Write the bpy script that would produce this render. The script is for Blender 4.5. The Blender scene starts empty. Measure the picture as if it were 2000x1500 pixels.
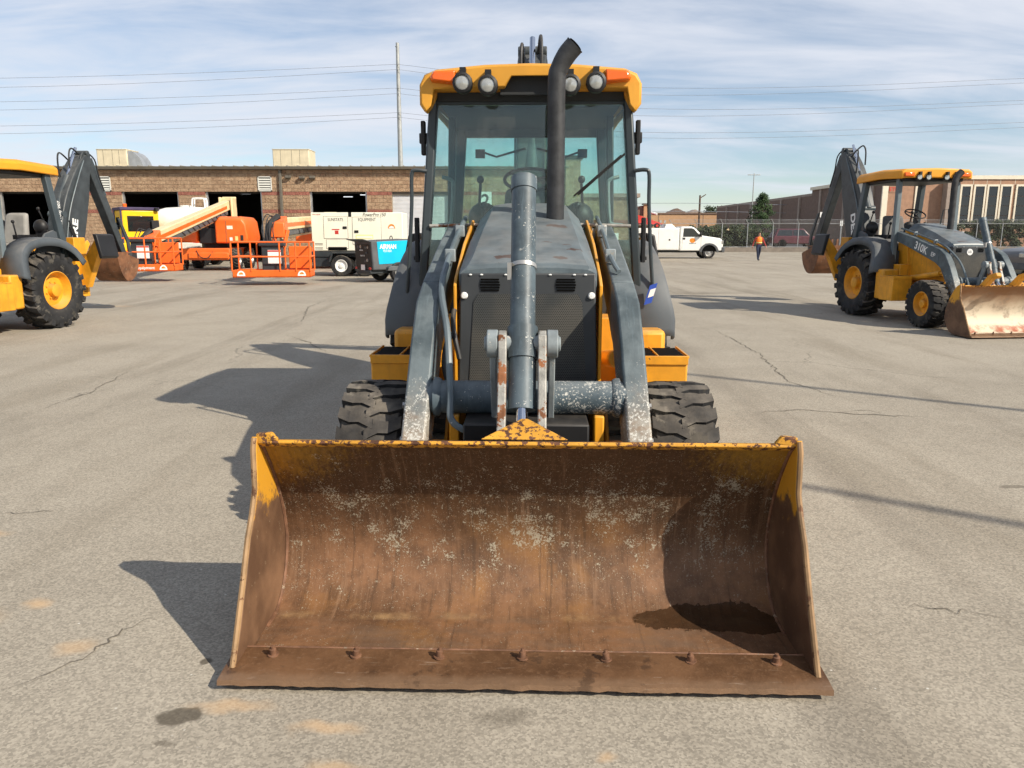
import bpy, bmesh, math, random
from mathutils import Vector, Matrix
random.seed(7)
R = math.radians
SC = bpy.context.scene
COL = SC.collection

# ------------------------------------------------------------------ camera, sky, sun, exposure
cd = bpy.data.cameras.new('camera'); cam = bpy.data.objects.new('camera', cd); COL.objects.link(cam)
cam.location = (0, 0, 1.6); cam.rotation_euler = (R(90 - 11), 0, 0)
cd.sensor_width = 36.0; cd.lens = 27.0; cd.clip_start = 0.05; cd.clip_end = 6000
SC.camera = cam
SUNV = Vector((1.126, -0.79, 1.0)).normalized()          # towards the sun
ELEV = math.asin(SUNV.z); AZ = math.atan2(SUNV.x, SUNV.y)  # azimuth from +Y, clockwise
W = bpy.data.worlds.new('World'); SC.world = W; W.use_nodes = True
nt = W.node_tree; nt.nodes.clear()
def wn(t, **k):
    n = nt.nodes.new(t)
    for a, b in k.items(): setattr(n, a, b)
    return n
out = wn('ShaderNodeOutputWorld'); bg = wn('ShaderNodeBackground')
sky = wn('ShaderNodeTexSky', sky_type='NISHITA', sun_disc=False)
sky.sun_elevation = ELEV; sky.sun_rotation = AZ
sky.air_density = 1.0; sky.dust_density = 0.25; sky.ozone_density = 2.2; sky.altitude = 300
tc = wn('ShaderNodeTexCoord'); sp = wn('ShaderNodeSeparateXYZ')
nt.links.new(tc.outputs['Generated'], sp.inputs[0])
def wm(op, a, b=None, c=None):
    n = wn('ShaderNodeMath', operation=op)
    for i, v in enumerate((a, b, c)):
        if v is None: continue
        if isinstance(v, (int, float)): n.inputs[i].default_value = v
        else: nt.links.new(v, n.inputs[i])
    return n.outputs[0]
zc = wm('ADD', wm('MAXIMUM', sp.outputs[2], 0.0), 0.16)
u = wm('DIVIDE', sp.outputs[0], zc); v = wm('DIVIDE', sp.outputs[1], zc)
CLX, CLY = 2.6, 0.6
cb = wn('ShaderNodeCombineXYZ'); nt.links.new(u, cb.inputs[0]); nt.links.new(v, cb.inputs[1])
mp = wn('ShaderNodeMapping'); nt.links.new(cb.outputs[0], mp.inputs[0])
mp.inputs['Rotation'].default_value = (0, 0, R(-18)); mp.inputs['Scale'].default_value = (0.55, 1.5, 1); mp.inputs['Location'].default_value = (3.1, 1.7, 0)
n1 = wn('ShaderNodeTexNoise'); n1.inputs['Scale'].default_value = 1.5; n1.inputs['Detail'].default_value = 9; n1.inputs['Roughness'].default_value = 0.58; n1.inputs['Distortion'].default_value = 0.5
nt.links.new(mp.outputs[0], n1.inputs['Vector'])
n2 = wn('ShaderNodeTexNoise'); n2.inputs['Scale'].default_value = 0.30; n2.inputs['Detail'].default_value = 3
mp2 = wn('ShaderNodeMapping'); nt.links.new(cb.outputs[0], mp2.inputs[0]); mp2.inputs['Location'].default_value = (CLX, CLY, 0)
nt.links.new(mp2.outputs[0], n2.inputs['Vector'])
cl = wm('ADD', wm('MULTIPLY', n1.outputs[0], 1.05), wm('MULTIPLY', n2.outputs[0], 0.8))
mr = wn('ShaderNodeMapRange', interpolation_type='SMOOTHSTEP')
nt.links.new(cl, mr.inputs[0]); mr.inputs[1].default_value = 0.66; mr.inputs[2].default_value = 1.16; mr.inputs[3].default_value = 0.06; mr.inputs[4].default_value = 0.95
mx = wn('ShaderNodeMix', data_type='RGBA')
nt.links.new(mr.outputs[0], mx.inputs[0]); nt.links.new(sky.outputs[0], mx.inputs[6]); mx.inputs[7].default_value = (6.5, 6.8, 7.5, 1)
nt.links.new(mx.outputs[2], bg.inputs[0]); bg.inputs[1].default_value = 0.094
nt.links.new(bg.outputs[0], out.inputs[0])
sd = bpy.data.lights.new('sun', 'SUN'); sun = bpy.data.objects.new('sun', sd); COL.objects.link(sun)
sd.energy = 4.8; sd.angle = R(0.53); sd.color = (1.0, 0.91, 0.77)
sun.rotation_euler = SUNV.to_track_quat('Z', 'Y').to_euler()
vs = SC.view_settings; vs.view_transform = 'Standard'; vs.look = 'None'; vs.gamma = 1; vs.use_curve_mapping = False; vs.exposure = 0.38
SC.cycles.use_adaptive_sampling = True; SC.cycles.adaptive_threshold = 0.03; SC.cycles.max_bounces = 6; SC.cycles.transparent_max_bounces = 16; SC.cycles.glossy_bounces = 3; SC.cycles.diffuse_bounces = 3
SC.cycles.use_denoising = True

# ------------------------------------------------------------------ materials
class G:
    def __init__(s, name):
        s.m = bpy.data.materials.new(name); s.m.use_nodes = True; s.t = s.m.node_tree; s.t.nodes.clear()
        s.o = s.n('ShaderNodeOutputMaterial'); s.b = s.n('ShaderNodeBsdfPrincipled'); s.l(s.b.outputs[0], s.o.inputs[0])
        s.tc = s.n('ShaderNodeTexCoord')
    def n(s, t, **k):
        x = s.t.nodes.new(t)
        for a, b in k.items(): setattr(x, a, b)
        return x
    def l(s, a, b): s.t.links.new(a, b)
    def put(s, sock, v):
        if isinstance(v, (int, float)): sock.default_value = v
        elif isinstance(v, (tuple, list)): sock.default_value = tuple(v) + ((1,) if len(v) == 3 and sock.type == 'RGBA' else ())
        else: s.l(v, sock)
    def math(s, op, a, b=0.0, clamp=False):
        x = s.n('ShaderNodeMath', operation=op, use_clamp=clamp); s.put(x.inputs[0], a); s.put(x.inputs[1], b); return x.outputs[0]
    def noise(s, vec, scale, detail=4, rough=0.55, dist=0.0):
        x = s.n('ShaderNodeTexNoise'); s.l(vec, x.inputs['Vector']); x.inputs['Scale'].default_value = scale; x.inputs['Detail'].default_value = detail; x.inputs['Roughness'].default_value = rough; x.inputs['Distortion'].default_value = dist
        return x.outputs[0]
    def ramp(s, v, a, b, lo=0.0, hi=1.0):
        x = s.n('ShaderNodeMapRange', interpolation_type='SMOOTHSTEP'); s.put(x.inputs[0], v)
        for i, q in ((1, a), (2, b), (3, lo), (4, hi)): x.inputs[i].default_value = q
        return x.outputs[0]
    def mix(s, f, a, b, mode='MIX'):
        x = s.n('ShaderNodeMix', data_type='RGBA', blend_type=mode); s.put(x.inputs[0], f); s.put(x.inputs[6], a); s.put(x.inputs[7], b); return x.outputs[2]
    def xyz(s, vec):
        x = s.n('ShaderNodeSeparateXYZ'); s.l(vec, x.inputs[0]); return x.outputs
    def mapv(s, vec, scale=(1, 1, 1), loc=(0, 0, 0), rot=(0, 0, 0)):
        x = s.n('ShaderNodeMapping'); s.l(vec, x.inputs[0]); x.inputs['Scale'].default_value = scale; x.inputs['Location'].default_value = loc; x.inputs['Rotation'].default_value = rot; return x.outputs[0]
    def bump(s, h, st, dist=0.02):
        x = s.n('ShaderNodeBump'); s.l(h, x.inputs['Height']); x.inputs['Strength'].default_value = st; x.inputs['Distance'].default_value = dist; s.l(x.outputs[0], s.b.inputs['Normal'])
    def fin(s, col, rough=0.5, metal=0.0, spec=0.5):
        s.put(s.b.inputs['Base Color'], col); s.put(s.b.inputs['Roughness'], rough); s.put(s.b.inputs['Metallic'], metal); s.put(s.b.inputs['Specular IOR Level'], spec)
        return s.m
MATS = {}
def mk(name, col, rough=0.5, metal=0.0, var=0.18, vs=2.5, chips=None, chipz=None, dust=0.0, bump=0.0, bs=60, spec=0.4, streak=0.0):
    g = G(name); P = g.tc.outputs['Object']
    f = g.ramp(g.noise(P, vs, 6, 0.6), 0.3, 0.7)
    c = g.mix(f, tuple(x * (1 - var) for x in col), tuple(min(1, x * (1 + var)) for x in col))
    if streak:
        q = g.ramp(g.noise(g.mapv(P, (9, 9, 0.8)), 1.6, 5), 0.52, 0.75, 0, streak)
        c = g.mix(q, c, tuple(x * 0.45 + 0.02 for x in col))
    r = rough
    if chips:
        cc, th, sc = chips
        nz = g.noise(P, sc, 8, 0.68)
        if chipz:
            z = g.xyz(P)[2]
            nz = g.math('ADD', nz, g.ramp(z, chipz[0], chipz[1], chipz[2], 0.0))
        q = g.ramp(nz, th, th + 0.025)
        cv = g.mix(g.ramp(g.noise(P, sc * 0.6, 3), 0.4, 0.6), cc, tuple(x * 0.55 for x in cc))
        c = g.mix(q, c, cv); r = g.math('ADD', rough, g.math('MULTIPLY', q, 0.2))
    if dust:
        no = g.n('ShaderNodeNewGeometry').outputs['Normal']
        up = g.ramp(g.xyz(no)[2], 0.1, 0.95)
        d = g.math('MULTIPLY', up, g.ramp(g.noise(P, 5, 6, 0.65), 0.3, 0.75, 0.15 * dust, dust))
        c = g.mix(d, c, (0.34, 0.29, 0.23))
        r = g.math('ADD', r, g.math('MULTIPLY', d, 0.3))
    if bump: g.bump(g.noise(P, bs, 4), bump, 0.01)
    MATS[name] = g.fin(c, r, metal, spec); return MATS[name]
YEL = (0.70, 0.31, 0.018); DGR = (0.055, 0.072, 0.082)
mk('yellow', YEL, 0.5, var=0.18, vs=3.5, chips=((0.16, 0.09, 0.045), 0.665, 14), dust=0.45, streak=0.45)
mk('yellow_roof', (0.64, 0.30, 0.03), 0.55, var=0.10, dust=0.3, streak=0.15)
mk('canopy_orange', (0.72, 0.30, 0.015), 0.5, var=0.06)
mk('grey', DGR, 0.42, var=0.22, chips=((0.33, 0.34, 0.32), 0.69, 14), dust=0.35, streak=0.25)
def armmat():
    for name, base, z0, z1, tanz in (('grey_arm', (0.066, 0.090, 0.102), .5, 1.35, 1), ('grey_tube', (0.062, 0.085, 0.10), 0, 0, 0)):
        g = G(name); P = g.tc.outputs['Object']; x, y, z = g.xyz(P)
        c = g.mix(g.ramp(g.noise(P, 5, 7, 0.65), 0.3, 0.7), tuple(q * .7 for q in base), tuple(q * 1.45 for q in base))
        c = g.mix(g.ramp(g.noise(g.mapv(P, (30, 3, 3)), 2, 6, 0.7), 0.5, 0.72, 0, 0.5), c, tuple(q * 1.9 for q in base))
        if tanz: dens = g.ramp(z, 1.25, 0.55, 0.0, 0.16)
        else: dens = g.math('MULTIPLY', g.ramp(x, -0.1, 0.25, 0.35, 1.0), 0.13)
        sp_ = g.ramp(g.math('ADD', g.math('ADD', g.math('MULTIPLY', g.noise(P, 85, 6, 0.7), .7), g.math('MULTIPLY', g.noise(P, 12, 4, 0.6), .3)), dens), 0.655, 0.69)
        if tanz:
            tn = g.math('MULTIPLY', g.ramp(g.math('ADD', z, g.math('MULTIPLY', g.math('SUBTRACT', g.noise(P, 9, 6, 0.7), 0.5), 0.45)), 0.92, 0.58), 0.75)
            c = g.mix(tn, c, g.mix(g.ramp(g.noise(P, 20, 5, 0.7), 0.4, 0.65), (0.46, 0.41, 0.34), (0.30, 0.20, 0.12)))
        c = g.mix(g.math('MULTIPLY', sp_, 0.9), c, (0.58, 0.57, 0.52))
        no = g.n('ShaderNodeNewGeometry').outputs['Normal']; c = g.mix(g.math('MULTIPLY', g.ramp(g.xyz(no)[2], 0.2, 0.9), g.ramp(g.noise(P, 5, 6), .35, .65, .05, .3)), c, (0.28, 0.28, 0.26))
        g.bump(g.noise(P, 40, 5), 0.12, 0.01); MATS[name] = g.fin(c, 0.48, 0, 0.4)
armmat()
def hoodmat():
    g = G('grey_hood'); P = g.tc.outputs['Object']; x, y, z = g.xyz(P); base = (0.085, 0.11, 0.125)
    c = g.mix(g.ramp(g.noise(P, 4, 7, 0.65), 0.3, 0.7), tuple(q * .75 for q in base), tuple(q * 1.4 for q in base))
    c = g.mix(g.ramp(g.noise(g.mapv(P, (2, 25, 4)), 2, 6, 0.7), 0.52, 0.75, 0, 0.5), c, (0.20, 0.22, 0.22))
    wv = g.n('ShaderNodeVectorMath', operation='MULTIPLY_ADD'); n4 = g.n('ShaderNodeTexNoise'); g.l(P, n4.inputs['Vector']); n4.inputs['Scale'].default_value = 16; n4.inputs['Detail'].default_value = 5
    g.l(n4.outputs['Color'], wv.inputs[0]); wv.inputs[1].default_value = (.10, .10, 0); g.l(P, wv.inputs[2])
    for sx, sy, rx, ry in ((-.10, 1.80, .055, .03), (-.155, 1.79, .02, .03), (.18, 1.79, .05, .022), (.17, 2.32, .07, .035), (.10, 2.02, .03, .008), (.22, 2.0, .04, .008), (.26, 1.93, .05, .008), (-.03, 1.80, .02, .02)):
        s1 = g.n('ShaderNodeVectorMath', operation='SUBTRACT'); g.l(wv.outputs[0], s1.inputs[0]); s1.inputs[1].default_value = (sx + .05, sy + .05, 0)
        s2 = g.n('ShaderNodeVectorMath', operation='MULTIPLY'); g.l(s1.outputs[0], s2.inputs[0]); s2.inputs[1].default_value = (1 / rx, 1 / ry, 0)
        s3 = g.n('ShaderNodeVectorMath', operation='LENGTH'); g.l(s2.outputs[0], s3.inputs[0]); c = g.mix(g.ramp(s3.outputs['Value'], 1.0, .85, 0, .95), c, (0.055, 0.025, 0.018))
    c = g.mix(g.ramp(g.noise(P, 45, 6, 0.7), 0.66, 0.70, 0, 0.7), c, (0.03, 0.03, 0.03))
    no = g.n('ShaderNodeNewGeometry').outputs['Normal']; c = g.mix(g.math('MULTIPLY', g.ramp(g.xyz(no)[2], 0.3, 0.95), g.ramp(g.noise(P, 6, 6), 0.3, 0.7, 0.1, 0.4)), c, (0.30, 0.29, 0.27))
    MATS['grey_hood'] = g.fin(c, 0.42, 0, 0.4)
hoodmat()
mk('grille_dark', (0.042, 0.046, 0.050), 0.5, var=0.15, dust=0.1)
mk('lever_worn', (0.33, 0.32, 0.29), 0.55, 0.2, var=0.3, vs=12, chips=((0.30, 0.12, 0.05), 0.55, 9), bump=0.3, bs=60)
mk('grey_light', (0.22, 0.25, 0.26), 0.45, var=0.25, vs=8, chips=((0.5, 0.47, 0.42), 0.62, 25))
mk('boom_grey', (0.040, 0.048, 0.053), 0.45, var=0.25, vs=5, chips=((0.22, 0.22, 0.21), 0.67, 22), dust=0.2, streak=0.3)
mk('fender', (0.075, 0.088, 0.10), 0.55, var=0.12, dust=0.3)
mk('post', (0.035, 0.045, 0.05), 0.35, var=0.15, dust=0.15)
mk('black', (0.012, 0.012, 0.013), 0.5, var=0.2, dust=0.15)
mk('hole_shade', (0.003, 0.003, 0.003), 0.9, var=0.0, spec=0.1)  # near-black colour painting the shade of openings on solid parts
mk('hose', (0.02, 0.021, 0.023), 0.5, dust=0.3)
mk('pipe_grey', (0.12, 0.15, 0.165), 0.4, var=0.2, chips=((0.5, 0.48, 0.45), 0.66, 30))
mk('exhaust', (0.028, 0.029, 0.031), 0.55, var=0.35, vs=14, bump=0.2, bs=90, dust=0.1)
mk('chrome', (0.72, 0.73, 0.75), 0.12, 1.0, var=0.03)
mk('steel', (0.45, 0.44, 0.42), 0.4, 0.7, var=0.15)
mk('tyre', (0.021, 0.021, 0.022), 0.82, var=0.35, vs=7, chips=((0.085, 0.078, 0.066), 0.56, 5), dust=0.45, bump=0.3, bs=45, spec=0.3)
mk('rust', (0.17, 0.075, 0.035), 0.7, var=0.4, vs=5, chips=((0.33, 0.25, 0.18), 0.62, 14), bump=0.25, bs=50)
mk('rust_edge', (0.20, 0.095, 0.055), 0.6, 0.1, var=0.4, vs=4, chips=((0.30, 0.18, 0.11), 0.63, 30), bump=0.2, bs=60)
mk('bracket_yellow', (0.58, 0.28, 0.03), 0.6, var=0.25, chips=((0.13, 0.055, 0.03), 0.51, 38), bump=0.2, bs=40)
mk('worn_edge', (0.27, 0.165, 0.08), 0.6, 0.1, var=0.3, vs=9, chips=((0.17, 0.08, 0.04), 0.56, 14))
mk('weld', (0.17, 0.085, 0.048), 0.6, 0.1, var=0.35, vs=20, chips=((0.36, 0.27, 0.19), 0.62, 22))
mk('seat', (0.10, 0.10, 0.10), 0.7, var=0.2)
mk('seat_light', (0.28, 0.27, 0.25), 0.7, var=0.2)
mk('cab_inside', (0.03, 0.033, 0.035), 0.8)
mk('amber', (0.80, 0.13, 0.008), 0.15, var=0.1, spec=0.6)
mk('lens', (0.42, 0.43, 0.41), 0.15, 0.4, var=0.12, vs=30)
mk('white', (0.78, 0.78, 0.75), 0.4, var=0.04)
mk('decal_white', (0.8, 0.8, 0.78), 0.5, var=0.04)
mk('ink', (0.02, 0.02, 0.02), 0.6, var=0.0)
mk('decal_blue', (0.03, 0.08, 0.42), 0.5, var=0.05)
mk('decal_red', (0.5, 0.04, 0.03), 0.5, var=0.05)
mk('decal_orange', (0.75, 0.25, 0.03), 0.5, var=0.3, vs=12)
mk('orange', (0.80, 0.14, 0.018), 0.42, var=0.1, dust=0.15, streak=0.2)
mk('boom_cream', (0.74, 0.58, 0.33), 0.45, var=0.08, streak=0.2)
mk('gen_cream', (0.82, 0.80, 0.66), 0.4, var=0.04, streak=0.08)
mk('cab_yellow', (0.85, 0.50, 0.008), 0.35, var=0.05)
mk('purple_dark', (0.05, 0.035, 0.09), 0.5)
mk('cyan', (0.0, 0.42, 0.62), 0.35, var=0.06)
mk('trailer_dark', (0.03, 0.036, 0.04), 0.5, dust=0.25)
mk('tank_white', (0.80, 0.79, 0.72), 0.35, var=0.06, streak=0.12)
mk('hvac', (0.62, 0.54, 0.38), 0.6, var=0.08, streak=0.2)
mk('galv', (0.42, 0.43, 0.43), 0.4, 0.6, var=0.15)
mk('pole', (0.36, 0.37, 0.36), 0.5, 0.3, var=0.12)
mk('wood_pole', (0.10, 0.065, 0.045), 0.8, var=0.3)
mk('wire', (0.22, 0.24, 0.28), 0.6, var=0.0)
mk('gutter', (0.13, 0.115, 0.09), 0.5, var=0.12)
mk('roof_metal', (0.28, 0.26, 0.21), 0.45, 0.2, var=0.1)
mk('louver', (0.60, 0.60, 0.55), 0.5, var=0.05)
mk('rollup', (0.58, 0.59, 0.60), 0.45, var=0.05)
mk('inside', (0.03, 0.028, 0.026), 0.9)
mk('concrete', (0.20, 0.17, 0.14), 0.85, var=0.15, bump=0.2, bs=15)
mk('brick_wall', (0.34, 0.20, 0.13), 0.85, var=0.12, bump=0.3, bs=30)
mk('brown_wall', (0.165, 0.112, 0.088), 0.85, var=0.12)
mk('pilaster', (0.30, 0.24, 0.20), 0.8, var=0.1)
mk('cornice', (0.70, 0.63, 0.50), 0.7, var=0.05)
mk('tan_wall', (0.45, 0.27, 0.15), 0.85, var=0.08)
mk('red_roof', (0.50, 0.045, 0.035), 0.55, var=0.15)
mk('maroon', (0.09, 0.022, 0.032), 0.25, var=0.05, spec=0.6)
mk('car_dark', (0.03, 0.034, 0.042), 0.25, var=0.05, spec=0.6)
mk('car_grey', (0.085, 0.088, 0.09), 0.3, var=0.05, spec=0.6)
mk('car_glass', (0.012, 0.016, 0.018), 0.06, var=0.0, spec=0.8)
mk('plastic_grey', (0.085, 0.09, 0.095), 0.6)
mk('bark', (0.07, 0.05, 0.035), 0.9, var=0.3)
mk('skin', (0.42, 0.24, 0.16), 0.6, var=0.08)
mk('hair', (0.03, 0.022, 0.017), 0.8)
mk('vest', (0.95, 0.22, 0.025), 0.7, var=0.08)
mk('vest_strip', (0.75, 0.72, 0.25), 0.5)
mk('sleeve', (0.30, 0.04, 0.035), 0.8)
mk('denim', (0.018, 0.026, 0.055), 0.85, var=0.2)
def leafmat(name, a, b):
    g = G(name); P = g.tc.outputs['Object']
    c = g.mix(g.ramp(g.noise(P, 1.4, 4), 0.35, 0.65), a, b)
    MATS[name] = g.fin(c, 0.7, 0, 0.25)
leafmat('leaf_pine', (0.022, 0.045, 0.018), (0.05, 0.085, 0.03))
leafmat('leaf_hedge', (0.018, 0.03, 0.014), (0.05, 0.065, 0.028))
def emit(name, col, st):
    g = G(name); g.put(g.b.inputs['Emission Color'], col); g.b.inputs['Emission Strength'].default_value = st; MATS[name] = g.fin(col, 0.5)
emit('lamp_lit', (0.9, 0.95, 1.0), 0.9)
def glassmat(name, tint, gloss=0.09, ior=1.45):
    m = bpy.data.materials.new(name); m.use_nodes = True; t = m.node_tree; t.nodes.clear()
    o = t.nodes.new('ShaderNodeOutputMaterial'); mx = t.nodes.new('ShaderNodeMixShader'); tr = t.nodes.new('ShaderNodeBsdfTransparent'); gl = t.nodes.new('ShaderNodeBsdfGlossy'); fr = t.nodes.new('ShaderNodeFresnel')
    tr.inputs[0].default_value = (*tint, 1); gl.inputs['Roughness'].default_value = 0.03; fr.inputs[0].default_value = ior
    ad = t.nodes.new('ShaderNodeMath'); ad.operation = 'ADD'; ad.inputs[1].default_value = gloss * 0.4
    t.links.new(fr.outputs[0], ad.inputs[0]); t.links.new(ad.outputs[0], mx.inputs[0]); t.links.new(tr.outputs[0], mx.inputs[1]); t.links.new(gl.outputs[0], mx.inputs[2])
    df = t.nodes.new('ShaderNodeBsdfDiffuse'); df.inputs[0].default_value = (.5, .47, .42, 1); m2 = t.nodes.new('ShaderNodeMixShader'); tx = t.nodes.new('ShaderNodeTexCoord'); nz = t.nodes.new('ShaderNodeTexNoise'); nz.inputs['Scale'].default_value = 3.5; nz.inputs['Detail'].default_value = 8; nz.inputs['Roughness'].default_value = .7; nz.inputs['Distortion'].default_value = .6
    rp = t.nodes.new('ShaderNodeMapRange'); rp.inputs[1].default_value = .42; rp.inputs[2].default_value = .75; rp.inputs[3].default_value = .008; rp.inputs[4].default_value = .10
    t.links.new(tx.outputs['Object'], nz.inputs['Vector']); t.links.new(nz.outputs[0], rp.inputs[0]); t.links.new(rp.outputs[0], m2.inputs[0]); t.links.new(mx.outputs[0], m2.inputs[1]); t.links.new(df.outputs[0], m2.inputs[2]); t.links.new(m2.outputs[0], o.inputs[0])
    MATS[name] = m
glassmat('glass', (0.80, 0.935, 0.90), 0.06); glassmat('glass_side', (0.92, 0.97, 0.955), 0.0, 1.015)
def fencemat():
    m = bpy.data.materials.new('chain_link'); m.use_nodes = True; t = m.node_tree; t.nodes.clear()
    o = t.nodes.new('ShaderNodeOutputMaterial'); mx = t.nodes.new('ShaderNodeMixShader'); tr = t.nodes.new('ShaderNodeBsdfTransparent'); df = t.nodes.new('ShaderNodeBsdfDiffuse')
    mx.inputs[0].default_value = 0.045; df.inputs[0].default_value = (0.25, 0.25, 0.24, 1)
    t.links.new(tr.outputs[0], mx.inputs[1]); t.links.new(df.outputs[0], mx.inputs[2]); t.links.new(mx.outputs[0], o.inputs[0]); MATS['chain_link'] = m
fencemat()
def groundmat():
    g = G('asphalt'); P = g.tc.outputs['Object']
    big = g.ramp(g.noise(P, 0.22, 7, 0.66), 0.30, 0.70); mid = g.ramp(g.noise(P, 1.3, 7, 0.66, 0.6), 0.3, 0.7); fine = g.noise(P, 26, 5, 0.75)
    c = g.mix(big, (0.265, 0.234, 0.186), (0.345, 0.308, 0.248))
    c = g.mix(g.math('MULTIPLY', mid, 0.45), c, (0.38, 0.338, 0.272))
    streak = g.ramp(g.noise(g.mapv(P, (0.9, 0.12, 1), rot=(0, 0, R(25))), 1.1, 6, 0.6), 0.48, 0.70, 0, 0.6)
    c = g.mix(streak, c, (0.215, 0.185, 0.140))
    lane = g.math('MULTIPLY', g.ramp(g.noise(g.mapv(P, (1.3, .035, 1), rot=(0, 0, R(-14))), 1.0, 4, 0.55), 0.55, 0.68), g.ramp(g.noise(P, .5, 4), .35, .65, .1, .4))
    c = g.mix(lane, c, (0.15, 0.128, 0.10))
    # aggregate: stones of two sizes with pits between them
    def stones(scale):
        v = g.n('ShaderNodeTexVoronoi'); g.l(P, v.inputs['Vector']); v.inputs['Scale'].default_value = scale
        return g.n, v
    _, v1 = stones(120); _, v2 = stones(34)
    val = g.math('ADD', g.math('MULTIPLY', g.xyz(v1.outputs['Color'])[0], 0.62), 0.70)
    c = g.mix(0.85, c, g.mix(1.0, c, val, 'MULTIPLY'))
    pit = g.ramp(g.noise(P, 60, 4, 0.7), 0.60, 0.70)
    c = g.mix(g.math('MULTIPLY', pit, 0.38), c, (0.075, 0.066, 0.055))
    fl = g.math('MULTIPLY', g.ramp(g.xyz(v2.outputs['Color'])[1], 0.965, 0.985), g.ramp(v2.outputs['Distance'], 0.2, 0.12))
    c = g.mix(g.math('MULTIPLY', fl, g.ramp(g.noise(P, 0.9, 3), 0.4, 0.65)), c, (0.62, 0.60, 0.54))
    # cracks
    wob = g.n('ShaderNodeVectorMath', operation='MULTIPLY_ADD'); nn = g.n('ShaderNodeTexNoise'); g.l(P, nn.inputs['Vector']); nn.inputs['Scale'].default_value = 0.8; nn.inputs['Detail'].default_value = 6; nn.inputs['Roughness'].default_value = 0.6
    g.l(nn.outputs['Color'], wob.inputs[0]); wob.inputs[1].default_value = (1.0, 1.0, 0); g.l(P, wob.inputs[2])
    vc = g.n('ShaderNodeTexVoronoi', feature='DISTANCE_TO_EDGE'); g.l(wob.outputs[0], vc.inputs['Vector']); vc.inputs['Scale'].default_value = 0.17
    cr = g.math('MULTIPLY', g.ramp(vc.outputs['Distance'], 0.0024, 0.0008), g.ramp(g.noise(P, 0.35, 3), 0.52, 0.62))
    c = g.mix(g.math('MULTIPLY', cr, 0.5), c, (0.06, 0.053, 0.045))
    # stains with shapes of their own: (x, y, rx, ry, colour, strength)
    wv = g.n('ShaderNodeVectorMath', operation='MULTIPLY_ADD'); n4 = g.n('ShaderNodeTexNoise'); g.l(P, n4.inputs['Vector']); n4.inputs['Scale'].default_value = 7; n4.inputs['Detail'].default_value = 5
    g.l(n4.outputs['Color'], wv.inputs[0]); wv.inputs[1].default_value = (0.13, 0.13, 0); g.l(P, wv.inputs[2])
    OIL = (0.075, 0.062, 0.045); DST = (0.56, 0.37, 0.20)
    for x, y, rx, ry, cc, st, ed in STAINS:
        s1 = g.n('ShaderNodeVectorMath', operation='SUBTRACT'); g.l(wv.outputs[0], s1.inputs[0]); s1.inputs[1].default_value = (x + 0.065, y + 0.065, 0)
        s2 = g.n('ShaderNodeVectorMath', operation='MULTIPLY'); g.l(s1.outputs[0], s2.inputs[0]); s2.inputs[1].default_value = (1 / rx, 1 / ry, 0)
        s3 = g.n('ShaderNodeVectorMath', operation='LENGTH'); g.l(s2.outputs[0], s3.inputs[0])
        f = g.ramp(s3.outputs['Value'], 1.0, 1.0 - ed, 0, st)
        c = g.mix(f, c, OIL if cc else DST)
    h = g.math('ADD', g.math('MULTIPLY', fine, 0.8), g.math('SUBTRACT', g.math('MULTIPLY', v1.outputs['Distance'], 0.5), g.math('MULTIPLY', cr, 3.0)))
    g.bump(h, 0.12, 0.005)
    MATS['asphalt'] = g.fin(c, 0.9, 0, 0.2)
STAINS = [(-1.115, 2.335, .085, .06, 1, .8, .3), (-1.115, 2.20, .05, .025, 1, .5, .5), (-0.02, 2.33, .14, .08, 1, .4, .8), (-1.16, 2.68, .035, .03, 1, .8, .4),
          (-0.62, 2.28, .16, .045, 0, .55, .9), (-0.98, 2.40, .2, .05, 0, .5, .9), (-1.72, 2.78, .10, .09, 0, .45, .9), (-2.10, 3.15, .09, .07, 0, .6, .9), (-2.3, 3.0, .2, .14, 0, .3, .9), (-2.85, 3.95, .16, .07, 0, .45, .9),
          (-0.55, 2.08, .13, .05, 0, .45, .9), (-0.35, 1.98, .14, .06, 0, .4, .9), (0.30, 2.12, .06, .04, 0, .5, .9), (0.95, 1.95, .07, .04, 0, .5, .9), (1.55, 2.02, .05, .04, 0, .5, .9),
          (3.25, 4.75, .12, .05, 1, .5, .3), (-3.9, 4.1, .1, .05, 0, .5, .8), (-9.2, 17.5, .8, .35, 0, .35, .9), (-3.4, 24.5, .8, .2, 0, .5, .8), (5.5, 21.5, 2.0, .5, 1, .3, .9), (-5.5, 11, 1.6, .7, 1, .15, .9), (-6.5, 22.0, 2.2, .6, 1, .25, .9)]
groundmat()
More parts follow.
